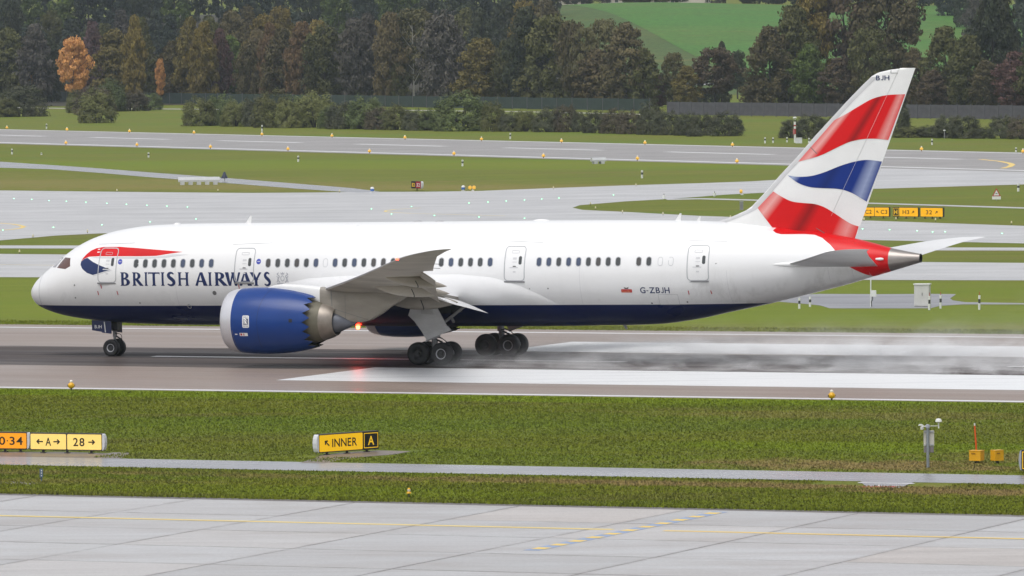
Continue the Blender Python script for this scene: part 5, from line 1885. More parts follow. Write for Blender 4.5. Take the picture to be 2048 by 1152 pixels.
# taxiway edge lamp in the near verge
def edge_lamp(px, py, label, k=1.0, group=None, base_m=None):
    t = thing('taxiway_edge_lamp', label, 'lamp', G(px, py), 0, group)
    b = MB()
    b.tube((0, 0, -0.02), (0, 0, 0.20 * k), 0.035 * k, n=10)
    b.build('stem', m_marker_dark, t)
    b = MB()
    b.lathe([(0.001, 0.19 * k), (0.12 * k, 0.19 * k), (0.115 * k, 0.22 * k), (0.07 * k, 0.28 * k), (0.06 * k, 0.28 * k)], 18)
    b.build('skirt', base_m or m_lamp_yellow, t, smooth=40)
    b = MB()
    b.lathe([(0.06 * k, 0.28 * k), (0.075 * k, 0.30 * k), (0.08 * k, 0.36 * k), (0.06 * k, 0.385 * k)], 18)
    b.build('lens', m_lamp_glass, t, smooth=40)
    b = MB()
    b.lathe([(0.075 * k, 0.385 * k), (0.07 * k, 0.41 * k), (0.035 * k, 0.45 * k), (0.001, 0.46 * k)], 18)
    b.build('cap', base_m or m_lamp_yellow, t, smooth=40)
    return t
edge_lamp(818, 994.5, 'small yellow and white edge lamp by the concrete taxiway', 0.85)
for i, (x, y) in enumerate([(1181, 411), (1191, 419.5), (1245, 427), (1326, 431), (1461, 438), (1728, 442.5), (1792, 441.5), (1871, 443.5), (2023, 449.5)]):
    edge_lamp(x, y, f'pale yellow edge lamp on the grass island by the tail, {nth(i)} from left', 0.8, 'edge lamps on the grass island', m_lamp_pale)
for i, (x, y) in enumerate([(66, 476.5), (175, 466.5), (39, 507.5), (234, 384), (436, 384), (679, 385.5), (1107, 379), (1272, 373)]):
    edge_lamp(x, y, ['orange edge lamp at the tip of grass left of the nose', 'orange edge lamp on the grass above the cockpit roof', 'yellow edge lamp in the narrow grass left of the cockpit',
                     'pale edge lamp in brown grass left of the white barrier', 'pale edge lamp in brown grass below the dark cone', 'pale edge lamp where the slanting path meets the apron',
                     'pale edge lamp on the grass edge right of the blue lamps', 'pale edge lamp on the grass edge below the banded marker post'][i], 0.8, 'pale lamps along the junction', m_lamp_pale)
def blue_lamp(px, py, label):
    t = thing('guard_lamp', label, 'lamp', G(px, py), 0, 'blue and white lamps by the junction')
    b = MB()
    b.lathe([(0.001, 0.0), (0.26, 0.0), (0.26, 0.05), (0.10, 0.07), (0.08, 0.16)], 14)
    b.build('base', m_marker_white, t, smooth=40)
    b = MB()
    b.lathe([(0.08, 0.16), (0.22, 0.18), (0.22, 0.42)], 14)
    b.build('body', m_blue_lamp, t, smooth=40)
    b = MB()
    b.lathe([(0.225, 0.42), (0.23, 0.50), (0.15, 0.62), (0.001, 0.66)], 14)
    b.build('dome', m_marker_white, t, smooth=40)
blue_lamp(744.5, 385, 'blue lamp with white dome at the end of the slanting path')
blue_lamp(926.5, 382, 'blue lamp with white dome right of the red sign')
def guard_light(px, py, label, n=2):
    t = thing('guard_light', label, 'light', G(px, py), 0)
    for i in range(n):
        b = MB()
        x = (i - (n - 1) / 2) * 0.46
        b.lathe([(0.001, -0.16), (0.20, -0.14), (0.22, 0.0), (0.18, 0.16), (0.001, 0.18)], 14, 'X' if n == 1 else 'Y', (x, 0, 0.40))
        b.build('lamp_head', m_lamp_far, t, smooth=50)
    b = MB()
    b.tube((0.1, 0, 0), (0.1, 0, 0.3), 0.06, n=8)
    b.box((0.1, 0, 0.06), (0.3, 0.3, 0.10))
    b.build('stand', m_marker_white, t)
guard_light(944, 382, 'twin yellow guard light beside the blue lamp in the far grass')
guard_light(1482, 390, 'single yellow lamp left of the fin on the grass island', 1)
for (x, y, lab) in ((1328, 398.5, 'white stub marker at the edge of the grass island'), (1429, 393.5, 'white stub marker nearest the fin leading edge')):
    t = thing('stub_marker', lab, 'marker', G(x, y), 0, 'white stub markers')
    b = MB()
    b.lathe([(0.001, 0.46), (0.15, 0.45), (0.16, 0.10), (0.10, 0.08), (0.10, 0.0)], 14)
    b.build('body', m_marker_white, t, smooth=40)
    b = MB()
    b.lathe([(0.001, 0.60), (0.03, 0.60), (0.04, 0.45)], 8)
    b.build('spike', m_marker_dark, t, smooth=40)
t = thing('cable_post', 'grey square post standing on the grass island before the fin', 'post', G(1483, 420))
b = MB()
b.box((0, 0, 0.42), (0.36, 0.25, 0.84))
b.build('post', mat('grey_post', (0.25, 0.25, 0.25), 0.5, var=0.2), t)
b = MB()
b.box((0.0, 0, 0.86), (0.40, 0.29, 0.05))
b.build('lid', m_sign_grey, t)

# green centre line lights let into the junction
m_green = mat('green_centre_light', (0.2, 0.6, 0.3), 0.3, emit=(0.30, 1.0, 0.50), estr=3.0)
GP = [(28, 398), (63.5, 399.7), (98, 402), (133, 403.5), (172, 405.3), (214, 407.5), (253, 409.5), (294, 411.5), (334, 413.2), (375, 415), (6, 461.5), (107, 455.7), (204, 450.6), (300, 444.7), (392, 439),
      (823, 414), (743, 419), (783, 429), (869, 432), (958, 435), (1049, 437.5), (938, 407), (976, 405), (1012.5, 403), (1049, 401), (1083.6, 399), (1118, 397), (1227, 391),
      (1725, 459), (1779, 460.5), (1834, 462.5), (1865, 465), (1890, 464.5), (2004, 468)]
GP.sort()
gb = MB()
gb.lathe([(0.001, 0.055), (0.10, 0.05), (0.16, 0.012), (0.18, 0.0)], 12)
glow = MB()
glow.box((0, -0.11, 0.045), (0.13, 0.05, 0.045))
g_body = gb.mesh('inset_light', [m_gear], 40)
g_lens = glow.mesh('lens', [m_green])
for i, (x, y) in enumerate(GP):
    o = place('centre_line_light', g_body, None, G(x, y) + Vector((0, 0, 0.014)))
    tag(o, f'small green inset taxiway light on the wet junction, {nth(i)} from left', 'inset light', 'green centre line lights')
    place('lens', g_lens, o)

# ---- marker posts
def marker_post(px, py, hpx, label, group, red=False):
    base = G(px, py)
    h = hpx / scale_at(base.y)
    r = 0.075 if base.y < 700 else 0.13
    t = thing('marker_post', label, 'marker post', base, 0, group)
    for nm, a, c, m_ in (('lower_sleeve', 0.0, 0.45, m_marker_white), ('dark_band', 0.45, 0.74, m_marker_dark), ('upper_sleeve', 0.74, 1.0, m_marker_white)):
        b = MB()
        b.tube((0.02 * h * a, 0, a * h), (0.02 * h * c, 0, c * h), r * (1.0 if nm == 'dark_band' else 1.03), n=10)
        b.build(nm, m_, t, smooth=40)
    if red:
        b = MB()
        b.tube((0.02 * h, 0, h), (0.02 * h, 0, h * 1.25), 0.02, n=6)
        b.build('red_tip', m_marker_red, t)
for x, y, h, lab in [(1598.5, 617.5, 22, 'white marker post with black band, farthest left under the tail cone'), (1620, 613.5, 20, 'white marker post with black band, second under the tail cone'),
                     (1858.5, 620, 28, 'white marker post with black band in front of the white cabinet'), (1881, 617, 27, 'white marker post with black band just right of the white cabinet'),
                     (1958.5, 619.5, 29, 'white marker post with black band standing alone right of the cabinet')]:
    marker_post(x, y, h, lab, 'marker posts behind the runway', red=x > 1850)
FP = [(24, 308.5, 11), (83, 309.5, 4), (297, 315, 10), (596.5, 323.5, 12), (925, 332.5, 13), (1284, 356.5, 16), (93, 257.5, 10), (524, 263, 13), (1020.5, 278, 12), (1530, 286.5, 12), (1546, 286, 11), (1574, 284.5, 10),
      (1618, 286, 10), (1864, 290, 12), (2036.5, 383, 16), (2032, 304, 9)]
FP.sort()
for i, (x, y, h) in enumerate(FP):
    marker_post(x, y, h, f'small white marker post out in the far grass, {nth(i)} from left', 'white marker posts far out in the grass')

# ---- white concrete barriers
m_barrier = mat('barrier_concrete', (0.52, 0.53, 0.55), 0.6, var=0.12, vscale=1.2)
def barrier(pl, pr, h, n, label):
    P0, P1 = G(*pl), G(*pr)
    d = P1 - P0
    W = d.length
    m_ = (P0 + P1) / 2
    t = thing('white_barrier', label, 'barrier', m_, math.atan2(d.y, d.x), 'white concrete barriers')
    b = MB()
    dp = 0.9
    b.add([(-W / 2, -dp / 2, h * .38), (W / 2, -dp / 2, h * .38), (W / 2, dp / 2, h * .38), (-W / 2, dp / 2, h * .38),
           (-W / 2, -dp / 2, h * .62), (W / 2, -dp / 2, h * .62), (W / 2, dp / 2, h * .62), (-W / 2, dp / 2, h * .62),
           (-W / 2, -dp / 4, h), (W / 2, -dp / 4, h), (W / 2, dp / 4, h), (-W / 2, dp / 4, h)],
          [(3, 2, 1, 0), (0, 1, 5, 4), (1, 2, 6, 5), (2, 3, 7, 6), (3, 0, 4, 7), (4, 5, 9, 8), (5, 6, 10, 9), (6, 7, 11, 10), (7, 4, 8, 11), (8, 9, 10, 11)])
    b.build('body', m_barrier, t)
    for i in range(n):
        q = MB()
        x = -W / 2 + W * (i + 0.5) / n
        q.box((x, 0, h * 0.19), (W / n * 0.52, dp, h * 0.38))
        q.build('foot', m_barrier, t)
barrier((356.5, 370), (439, 369), 0.95, 5, 'long white concrete barrier on brown grass at left')
barrier((1183, 327.8), (1210.5, 327.3), 0.85, 2, 'short white concrete barrier on the distant runway edge')
t = thing('cone_marker', 'dark blue cone marker beside the long white barrier', 'cone', G(449, 363.5))
b = MB()
b.tube((0, 0, 0), (0, 0, 0.45), 0.07, n=8)
b.build('stem', m_marker_white, t)
b = MB()
b.lathe([(0.001, 1.25), (0.12, 1.18), (0.20, 0.95), (0.42, 0.50), (0.42, 0.42), (0.001, 0.42)], 16)
b.build('cone', mat('dark_blue_plastic', (0.035, 0.04, 0.07), 0.5), t, smooth=30)

# ---- warning triangle
base = G(1993, 402)
t = thing('warning_sign', 'red bordered triangular warning sign with white plate below', 'road sign', base)
s = base.y / FOCAL
b = MB()
b.tube((0, 0.05, 0), (0, 0.05, 20 * s), 0.04, n=8)
b.build('post', m_gear, t)
b = MB()
b.prism([(-8.6 * s, 0, 9.5 * s), (8.6 * s, 0, 9.5 * s), (0, 0, 26 * s)], (0, 0.03, 0))
tri_ = b.build('triangle', m_marker_red, t)
b = MB()
b.prism([(-5.6 * s, -0.012, 11.2 * s), (5.6 * s, -0.012, 11.2 * s), (0, -0.012, 22 * s)], (0, 0.01, 0))
b.build('face', m_marker_white, tri_)
b = MB()
b.prism([(-2.2 * s, -0.022, 14.3 * s), (2.2 * s, -0.022, 14.3 * s), (2.2 * s, -0.022, 15.2 * s), (0.6 * s, -0.022, 15.6 * s), (0, -0.022, 16.6 * s), (-0.6 * s, -0.022, 15.6 * s), (-2.2 * s, -0.022, 15.2 * s)], (0, 0.006, 0))
b.build('symbol', m_marker_dark, tri_)
b = MB()
b.box((0, 0, 6.2 * s), (17.5 * s, 0.03, 6.0 * s))
b.build('plate', m_marker_white, t)

# ---- obstacle lamp pole behind the distant runway
base = G(1590, 285.5)
s = base.y / FOCAL
t = thing('banded_lamp_pole', 'red and white banded lamp pole left of the fin', 'lamp pole', base)
for nm, a, c, m_ in (('white_band', 0, 17, m_marker_white), ('red_band', 17, 28, m_marker_red), ('white_band', 28, 33, m_marker_white), ('red_band', 33, 36, m_marker_red), ('white_band', 36, 42, m_marker_white), ('neck', 42, 46, m_marker_dark)):
    b = MB()
    b.tube((0, 0, a * s), (0, 0, c * s), (2.2 if nm != 'neck' else 1.0) * s, n=10)
    b.build(nm, m_, t)
b = MB()
b.lathe([(0.001, 45 * s), (2.0 * s, 46 * s), (4.2 * s, 50 * s), (3.5 * s, 51.5 * s), (0.001, 52 * s)], 14)
b.build('lamp_head', m_marker_white, t, smooth=40)
b = MB()
b.box((-2.3 * s, -0.1, 22 * s), (3.2 * s, 0.3, 10 * s))
b.build('red_box', mat('faded_red_box', (0.45, 0.14, 0.14), 0.5), t)
t = thing('low_cabinet', 'low pale cabinet at the foot of the banded lamp pole', 'cabinet', G(1597.5, 286.5))
b = MB()
b.box((0, 0, 5.2 * s), (13 * s, 0.9, 10.4 * s))
b.build('body', m_sign_cap, t)
b = MB()
b.box((0, 0, 10.7 * s), (13.6 * s, 1.0, 0.7 * s))
b.build('lid', m_marker_white, t)
base = G(1889, 277)
s = base.y / FOCAL
t = thing('small_mast', 'slim white topped mast among bushes right of the fin', 'mast', base)
b = MB()
b.tube((0, 0, 0), (0, 0, 15 * s), 0.9 * s, n=8)
b.build('mast', m_gear, t)
b = MB()
b.lathe([(0.001, 15 * s), (2.6 * s, 15.5 * s), (2.4 * s, 17 * s), (0.001, 17.5 * s)], 10)
b.build('head', m_marker_white, t, smooth=40)

# ---- white cabinet and box on a pole behind the runway
base = G(1845, 613)
t = thing('equipment_cabinet', 'tall pale grey equipment cabinet behind the runway at right', 'cabinet', base, -0.25)
b = MB()
b.box((0, 0, 0.76), (1.02, 0.62, 1.44))
b.build('body', mat('cabinet_cream', (0.58, 0.58, 0.55), 0.45, var=0.08, vscale=2), t)
b = MB()
b.box((0, 0, 1.515), (1.12, 0.72, 0.07))
b.build('roof', m_marker_white, t)
b = MB()
b.box((0, 0, 0.025), (1.0, 0.6, 0.05))
b.build('plinth', m_marker_dark, t)
for k in range(2):
    b = MB()
    b.box((-0.255 + 0.51 * k, -0.316, 0.76), (0.47, 0.012, 1.34))
    d_ = b.build('door', mat('cabinet_cream', (0, 0, 0)), t)
    if k:
        q = MB()
        q.box((-0.02 + 0.07, -0.33, 0.85), (0.03, 0.03, 0.2))
        q.build('handle', m_marker_dark, d_)
base = G(1742, 613.5)
t = thing('pole_box', 'white box on a thin pole behind the tail cone', 'box', base)
b = MB()
b.tube((-0.02, 0, 0), (0.0, 0, 1.85), 0.045, 0.04, n=10)
b.build('pole', m_marker_white, t, smooth=40)
b = MB()
b.box((0.17, -0.08, 0.90), (0.36, 0.26, 0.42))
b.build('box', m_marker_white, t)
b = MB()
b.path([(0.1, -0.05, 0.7), (0.12, -0.05, 0.5), (0.03, -0.02, 0.35), (0.05, 0, 0.0)], 0.03, 6)
b.build('cable', m_marker_dark, t)
for k, (x, y, rx, lab) in enumerate(((1745, 616.5, 1.0, 'clump of rusty weeds at the foot of the pole box'),)):
    pass

# ---- camera pole, yellow boxes, orange stake on the near grass at right
base = G(1856, 936)
S = FOCAL / base.y
t = thing('camera_pole', 'grey pole with camera, white board and dome beside the service path', 'camera pole', base)
def zz(y):
    return (936 - y) / S
def xx(x):
    return (x - 1856) / S
b = MB()
b.tube((0, 0, 0), (0, 0, zz(852)), 0.066, n=14)
b.build('pole', mat('galvanised_grey', (0.27, 0.30, 0.33), 0.45, metal=0.3, var=0.15, vscale=4), t, smooth=40)
b = MB()
b.lathe([(0.09, zz(856)), (0.10, zz(853)), (0.08, zz(849)), (0.001, zz(848))], 14)
b.build('pole_cap', m_sign_grey, t, smooth=40)
b = MB()
b.box((xx(1858.5), 0.10, (zz(861) + zz(892)) / 2), (xx(1869) - xx(1848), 0.05, zz(861) - zz(892)))
b.build('white_board', mat('board_white', (0.60, 0.58, 0.52), 0.5, var=0.15), t)
for y in (863.5, 890):
    b = MB()
    b.box((xx(1858.5), 0.055, zz(y)), (0.40, 0.05, 0.04))
    b.build('bracket', m_sign_grey, t)
b = MB()
b.box((xx(1858), 0.10, (zz(893) + zz(905)) / 2), (xx(1868) - xx(1848.5), 0.10, zz(893) - zz(905)))
b.build('junction_box', mat('box_grey_violet', (0.21, 0.19, 0.20), 0.5), t)
b = MB()
b.tube((0, 0, zz(852)), (xx(1842), -0.03, zz(852.5)), 0.018, n=8)
b.lathe([(0.001, zz(859)), (0.07, zz(858.5)), (0.085, zz(853)), (0.05, zz(852))], 12, 'Z', (xx(1844.5), -0.03, 0))
b.build('camera_body', m_marker_white, t, smooth=40)
b = MB()
b.prism([(xx(1837), -0.10, zz(850.5)), (xx(1839), -0.10, zz(848)), (xx(1845), -0.10, zz(847.8)), (xx(1850), -0.10, zz(852.5)), (xx(1846), -0.10, zz(853.5)), (xx(1843), -0.10, zz(850.6))], (0, 0.14, 0))
b.build('camera_hood', m_marker_white, t)
b = MB()
b.tube((0, 0, zz(852)), (xx(1877), 0, zz(851.5)), 0.014, n=8)
b.tube((xx(1878), 0, zz(856.5)), (xx(1878), 0, zz(844)), 0.028, n=10)
b.build('antenna_arm', m_marker_white, t, smooth=40)
b = MB()
b.lathe([(0.001, zz(836.5)), (0.09, zz(837.3)), (0.135, zz(840)), (0.14, zz(843.5)), (0.06, zz(844.5)), (0.001, zz(844.5))], 18, 'Z', (xx(1878), 0, 0))
b.build('antenna_dome', m_marker_white, t, smooth=40)
m_ybox = mat('yellow_box_paint', (0.74, 0.38, 0.012), 0.4, var=0.1, vscale=3)
for (x0, x1, y0, y1, rz, lab) in ((1938, 1969, 900.5, 921.5, -0.5, 'yellow box on a stub, left one behind the orange stake'), (1981, 2007.5, 900, 921.5, 0.55, 'yellow box on a stub, right one nearer the picture edge')):
    base = G((x0 + x1) / 2, 926.5)
    S = FOCAL / base.y
    W, Hh = (x1 - x0) / S * 0.80, (y1 - y0) / S
    t = thing('yellow_box', lab, 'box', base, rz, 'yellow boxes on the near grass')
    b = MB()
    zb = 5.0 / S
    b.box((0, 0, zb + Hh / 2), (W, W * 0.75, Hh * 0.94))
    bd = b.build('body', m_ybox, t)
    b = MB()
    b.box((0, 0, zb + Hh * 0.985), (W * 1.05, W * 0.80, Hh * 0.05))
    b.build('lid', m_ybox, t)
    b = MB()
    b.box((-W * 0.12, -W * 0.375 - 0.01, zb + Hh * 0.72), (W * 0.35, 0.02, 0.05))
    b.build('latch', mat('dark_amber', (0.30, 0.14, 0.01), 0.5), bd)
    b = MB()
    b.tube((0, 0, -0.02), (0, 0, zb + 0.02), 0.07, n=10)
    b.build('stub', m_marker_dark, t)
base = G(1954.5, 925)
S = FOCAL / base.y
t = thing('orange_stake', 'leaning orange marker stake in front of the yellow box', 'stake', base)
b = MB()
b.tube((0, 0, 0), (-4.6 / S, 0, 74 / S), 0.042, 0.036, n=10)
b.build('stake', mat('stake_orange', (0.68, 0.10, 0.012), 0.45, var=0.15, vscale=4), t, smooth=40)
b = MB()
b.tube((-4.6 / S, 0, 74 / S), (-4.9 / S, 0, 79 / S), 0.034, n=10)
b.build('pale_tip', m_marker_white, t, smooth=40)
# small blue grey number marker on the left verge
base = G(83, 963)
S = FOCAL / base.y
t = thing('verge_marker', 'small blue grey plate marker on the verge at left', 'marker', base)
b = MB()
b.tube((0, 0, 0), (0, 0, 26 / S), 0.03, n=8)
b.build('post', mat('marker_blue_grey', (0.10, 0.15, 0.22), 0.5), t)
b = MB()
b.box((0, -0.04, 17 / S), (6.5 / S, 0.03, 17 / S))
pl2 = b.build('plate', mat('marker_blue_grey', (0, 0, 0)), t)
for k in range(3):
    q = MB()
    q.box((0.3 / S, -0.06, (12 + 5 * k) / S), (2.0 / S, 0.006, 2.4 / S))
    q.build('numeral_patch', m_marker_white, pl2)
# red inset plate on the pad
t = thing('red_inset_light', 'red painted strip with a white lamp at the pad edge', 'inset light', G(1758, 974.5))
b = MB()
b.box((0, 0, 0.022), (66 / 46.0, 0.30, 0.02))
b.build('red_plate', m_marker_red, t)
b = MB()
b.lathe([(0.001, 0.11), (0.04, 0.10), (0.05, 0.03)], 10)
b.build('lamp', m_lamp_glass, t)
bpad = bpy.data.objects['path_pad']
ribbon('white_stop_line', [(1716, 966.2), (1828, 968.2)], 0.35, 0.020, m_white_line, bpad)
# ================================================================== TREES, BUSHES, FENCES, HOUSES
def leaf_material(name):
    n = NB(name)
    oi = n.node('ShaderNodeObjectInfo')
    tc = n.node('ShaderNodeTexCoord').outputs['Object']
    k = n.rng(n.noise(tc, 5.5, 3, 0.6), 0.3, 0.7, 0.62, 1.35)
    warm = n.rng(n.noise(tc, 2.6, 3, 0.6), 0.45, 0.75, 0, 0.55)
    c = n.mix(1.0, oi.outputs['Color'], n.ramp(k, [(0, (0, 0, 0)), (1, (1, 1, 1))]), 'MULTIPLY')
    cc = n.node('ShaderNodeVectorMath', operation='SCALE')
    n.link(oi.outputs['Color'], cc.inputs[0])
    n.link(k, cc.inputs['Scale'])
    c = n.mix(n.math('MULTIPLY', warm, 0.6), cc.outputs[0], (0.095, 0.066, 0.026))
    n.set(Base_Color=c, Roughness=0.75, Specular_IOR_Level=0.2)
    return n.m
m_leaf = leaf_material('leaves')
m_bark = mat('bark', (0.055, 0.046, 0.040), 0.8, var=0.35, vscale=3)
m_birch = mat('birch_bark', (0.52, 0.50, 0.46), 0.7, var=0.35, vscale=3)

def quads_mesh(name, cen, nrm, size, asp, m):
    n = len(cen)
    nrm = nrm / np.linalg.norm(nrm, axis=1, keepdims=True)
    a = np.cross(nrm, rng.normal(size=(n, 3)))
    a /= np.linalg.norm(a, axis=1, keepdims=True)
    c = np.cross(nrm, a)
    s = size[:, None]
    v = np.stack([cen - a * s - c * s * asp, cen + a * s * 0.4 - c * s * asp * 0.9, cen + a * s + c * s * asp, cen - a * s * 0.5 + c * s * asp * 0.8], 1).reshape(-1, 3)
    me = bpy.data.meshes.new(name)
    me.vertices.add(4 * n)
    me.vertices.foreach_set('co', v.reshape(-1))
    me.loops.add(4 * n)
    me.loops.foreach_set('vertex_index', np.arange(4 * n, dtype=np.int32))
    me.polygons.add(n)
    me.polygons.foreach_set('loop_start', np.arange(0, 4 * n, 4, dtype=np.int32))
    me.update()
    me.validate()
    me.materials.append(m)
    return me

def crown_mesh(kind, seed):
    r_ = np.random.default_rng(seed)
    z0 = {'round': 0.04, 'tall': 0.03, 'sparse': 0.22, 'conifer': 0.04, 'willow': 0.02, 'lone': 0.24}[kind]
    nb = {'round': 150, 'tall': 150, 'sparse': 100, 'conifer': 140, 'willow': 160, 'lone': 120}[kind]
    cen, nor, siz = [], [], []
    for _ in range(nb):
        z = z0 + (1 - z0) * r_.random() ** 0.9 * 0.96
        u = (z - z0) / (1 - z0)
        prof = {'round': math.sin(math.pi * (0.20 + 0.77 * u)) ** 1.05, 'tall': math.sin(math.pi * (0.22 + 0.74 * u)) ** 0.7, 'sparse': math.sin(math.pi * (0.14 + 0.80 * u)) ** 0.7,
                'conifer': (1 - u) ** 0.8 + 0.05, 'willow': math.sin(math.pi * (0.34 + 0.62 * u)) ** 0.6, 'lone': math.sin(math.pi * (0.10 + 0.84 * u)) ** 0.75}[kind]
        a = r_.uniform(0, 2 * math.pi)
        rad = 0.46 * prof * math.sqrt(r_.uniform(0.12, 1.0)) * r_.uniform(0.75, 1.12)
        c = np.array([rad * math.cos(a), rad * math.sin(a), z])
        br = r_.uniform(0.055, 0.115) * (0.8 if kind == 'conifer' else 1)
        m = int(r_.uniform(60, 90))
        d = r_.normal(size=(m, 3))
        d /= np.linalg.norm(d, axis=1, keepdims=True)
        p = c + d * np.array([br * 1.15, br * 1.15, br * (0.60 if kind not in ('willow', 'tall') else 0.85)]) * r_.uniform(0.55, 1.1, (m, 1))
        cen.append(p)
        nor.append(d * 0.8 + r_.normal(size=(m, 3)) * 0.55 + np.array([0, 0, 0.5]))
        siz.append(r_.uniform(0.012, 0.025, m))
    return quads_mesh('crown', np.concatenate(cen), np.concatenate(nor), np.concatenate(siz), 0.75, m_leaf)

def trunk_mesh(seed, m, lean=0.0, low=False):
    r_ = random.Random(seed)
    b = MB()
    pts = [Vector((0, 0, -0.02)), Vector((0.008 * r_.uniform(-1, 1), 0, 0.25)), Vector((0.02 * r_.uniform(-1, 1), 0.01, 0.55)), Vector((0.03 * r_.uniform(-1, 1), 0, 0.90))]
    rad = [0.020, 0.015, 0.009, 0.003]
    for i in range(3):
        b.tube(pts[i], pts[i + 1], rad[i], rad[i + 1], n=7)
    for i in range(9):
        z = 0.22 + 0.07 * i
        a = r_.uniform(0, 6.28)
        l = 0.34 * (1 - z * 0.6)
        s = Vector((0, 0, z))
        e = s + Vector((l * math.cos(a), l * math.sin(a), l * 0.75))
        b.tube(s, e, 0.007 * (1.2 - z), 0.002, n=5)
    return b.mesh('trunk', [m], 60)

CROWNS = {k: [crown_mesh(k, 100 * i + j) for j in range(n)] for i, (k, n) in enumerate((('round', 4), ('tall', 3), ('sparse', 2), ('conifer', 2), ('willow', 2), ('lone', 1)))}
TRUNKS = [trunk_mesh(i, m_bark) for i in range(3)]
BIRCH = trunk_mesh(9, m_birch)

COLS = {'olive': (0.060, 0.062, 0.022), 'dark': (0.030, 0.038, 0.022), 'orange': (0.40, 0.20, 0.070), 'rust': (0.120, 0.076, 0.040), 'gold': (0.120, 0.092, 0.024), 'olivegold': (0.088, 0.072, 0.022),
        'green': (0.056, 0.082, 0.018), 'brown': (0.062, 0.046, 0.030), 'maroon': (0.082, 0.044, 0.040), 'grey': (0.056, 0.052, 0.046), 'rustolive': (0.086, 0.068, 0.034), 'brownolive': (0.064, 0.054, 0.026),
        'bluedark': (0.026, 0.036, 0.028), 'purple': (0.070, 0.044, 0.046), 'paleolive': (0.085, 0.080, 0.036)}
WORDS = {'olive': 'olive green', 'dark': 'dark green', 'orange': 'bright orange', 'rust': 'rust brown', 'gold': 'golden olive', 'olivegold': 'yellowing olive', 'green': 'mid green', 'brown': 'brown leaved',
         'maroon': 'dull maroon', 'grey': 'grey brown', 'rustolive': 'rusty olive', 'brownolive': 'brownish olive', 'bluedark': 'blackish green', 'purple': 'dusky purple', 'paleolive': 'pale olive'}

TREES = []
def add_tree(px, dist, base_z, h, w, col, kind, row, birch=False):
    TREES.append((px, dist, base_z, h, w, col, kind, row, birch))
def front(px, by, ty, w, col, kind='round', row='front', birch=False):
    p = G(px, by)
    s = p.y / FOCAL
    add_tree(px, p.y, 0.0, (by - ty) * s, w * s * 1.30, col, kind, row, birch)
for a in [(-45, 206, 60, 70, 'brown'), (22, 206, 58, 80, 'olive'), (76, 206, 48, 62, 'grey'), (73, 204, 98, 26, 'rust', 'tall'), (108, 205, 76, 44, 'dark'), (152, 212, 76, 57, 'orange', 'lone'), (190, 205, 43, 48, 'purple'),
          (235, 206, 60, 84, 'olivegold'), (288, 206, 70, 66, 'olive'), (275, 208, 32, 44, 'gold', 'round'), (325, 209, 118, 17, 'orange', 'lone'), (352, 207, 82, 66, 'brownolive'), (384, 207, 36, 60, 'olivegold'), (412, 208, 44, 60, 'gold'),
          (446, 207, 58, 44, 'maroon'), (468, 206, 72, 64, 'green'), (505, 208, 86, 54, 'brownolive', 'tall'), (520, 207, 60, 50, 'rustolive'), (568, 208, 58, 74, 'brownolive'), (610, 209, 44, 64, 'rust'), (545, 208, 46, 44, 'rust'),
          (655, 209, 52, 84, 'olive', 'tall'), (712, 209, 40, 70, 'grey'), (742, 208, 26, 56, 'grey'), (784, 210, 24, 66, 'rustolive'), (832, 209, 20, 84, 'paleolive', 'sparse', 'front', True), (800, 210, 120, 40, 'olive'), (890, 211, 26, 84, 'grey', 'tall'),
          (885, 209, 142, 46, 'brown'), (966, 211, 76, 92, 'olivegold'), (1016, 211, 82, 60, 'olive', 'tall'), (1058, 212, 14, 84, 'dark'), (1106, 212, 34, 104, 'olive', 'willow'), (1150, 213, 44, 60, 'brownolive', 'sparse'),
          (1196, 213, 98, 84, 'rustolive'), (1172, 213, 56, 54, 'paleolive', 'sparse'), (1214, 212, 40, 60, 'paleolive', 'sparse'), (1255, 214, 46, 90, 'brownolive'), (1290, 214, 96, 60, 'olive'), (1324, 213, 148, 28, 'maroon', 'tall'),
          (1350, 213, 106, 46, 'paleolive', 'sparse'), (1378, 214, 132, 52, 'olivegold'), (1433, 213, 96, 84, 'brown', 'lone'), (1448, 211, 82, 36, 'dark', 'conifer'), (1479, 198, 102, 36, 'dark', 'lone'),
          (1512, 214, 150, 50, 'brownolive'), (1545, 214, 52, 86, 'brownolive'), (1592, 213, 10, 100, 'olive'), (1630, 212, -26, 84, 'gold', 'sparse'), (1692, 211, -46, 130, 'brown', 'sparse'), (1622, 214, 88, 66, 'green'),
          (1682, 214, 116, 70, 'brown'), (1742, 214, 58, 76, 'olive', 'sparse'), (1778, 212, -44, 124, 'brownolive', 'sparse'), (1735, 214, 120, 60, 'brownolive'), (1832, 215, 96, 56, 'rustolive'), (1893, 215, 54, 90, 'olive'), (1940, 216, 70, 80, 'olive'),
          (1992, 214, -30, 92, 'dark'), (1868, 216, 140, 56, 'brown'), (2034, 217, 104, 76, 'maroon'), (1975, 217, 120, 60, 'brownolive'), (2085, 217, 60, 90, 'olive'), (2130, 217, 30, 90, 'brown')]:
    front(*a)
r2 = random.Random(5)
x = -90
while x < 1115:
    d = 1760 + r2.uniform(-60, 120)
    hgt = r2.uniform(16, 21)
    X_ = (x - 1024) * d / FOCAL
    add_tree(x, d, tz(X_, d), hgt, hgt * r2.uniform(0.50, 0.72), r2.choice(['bluedark', 'dark', 'dark', 'bluedark', 'brownolive', 'olive', 'gold', 'grey']), r2.choice(['round', 'tall', 'round', 'conifer']), 'middle')
    x += r2.uniform(28, 46)
x = -60
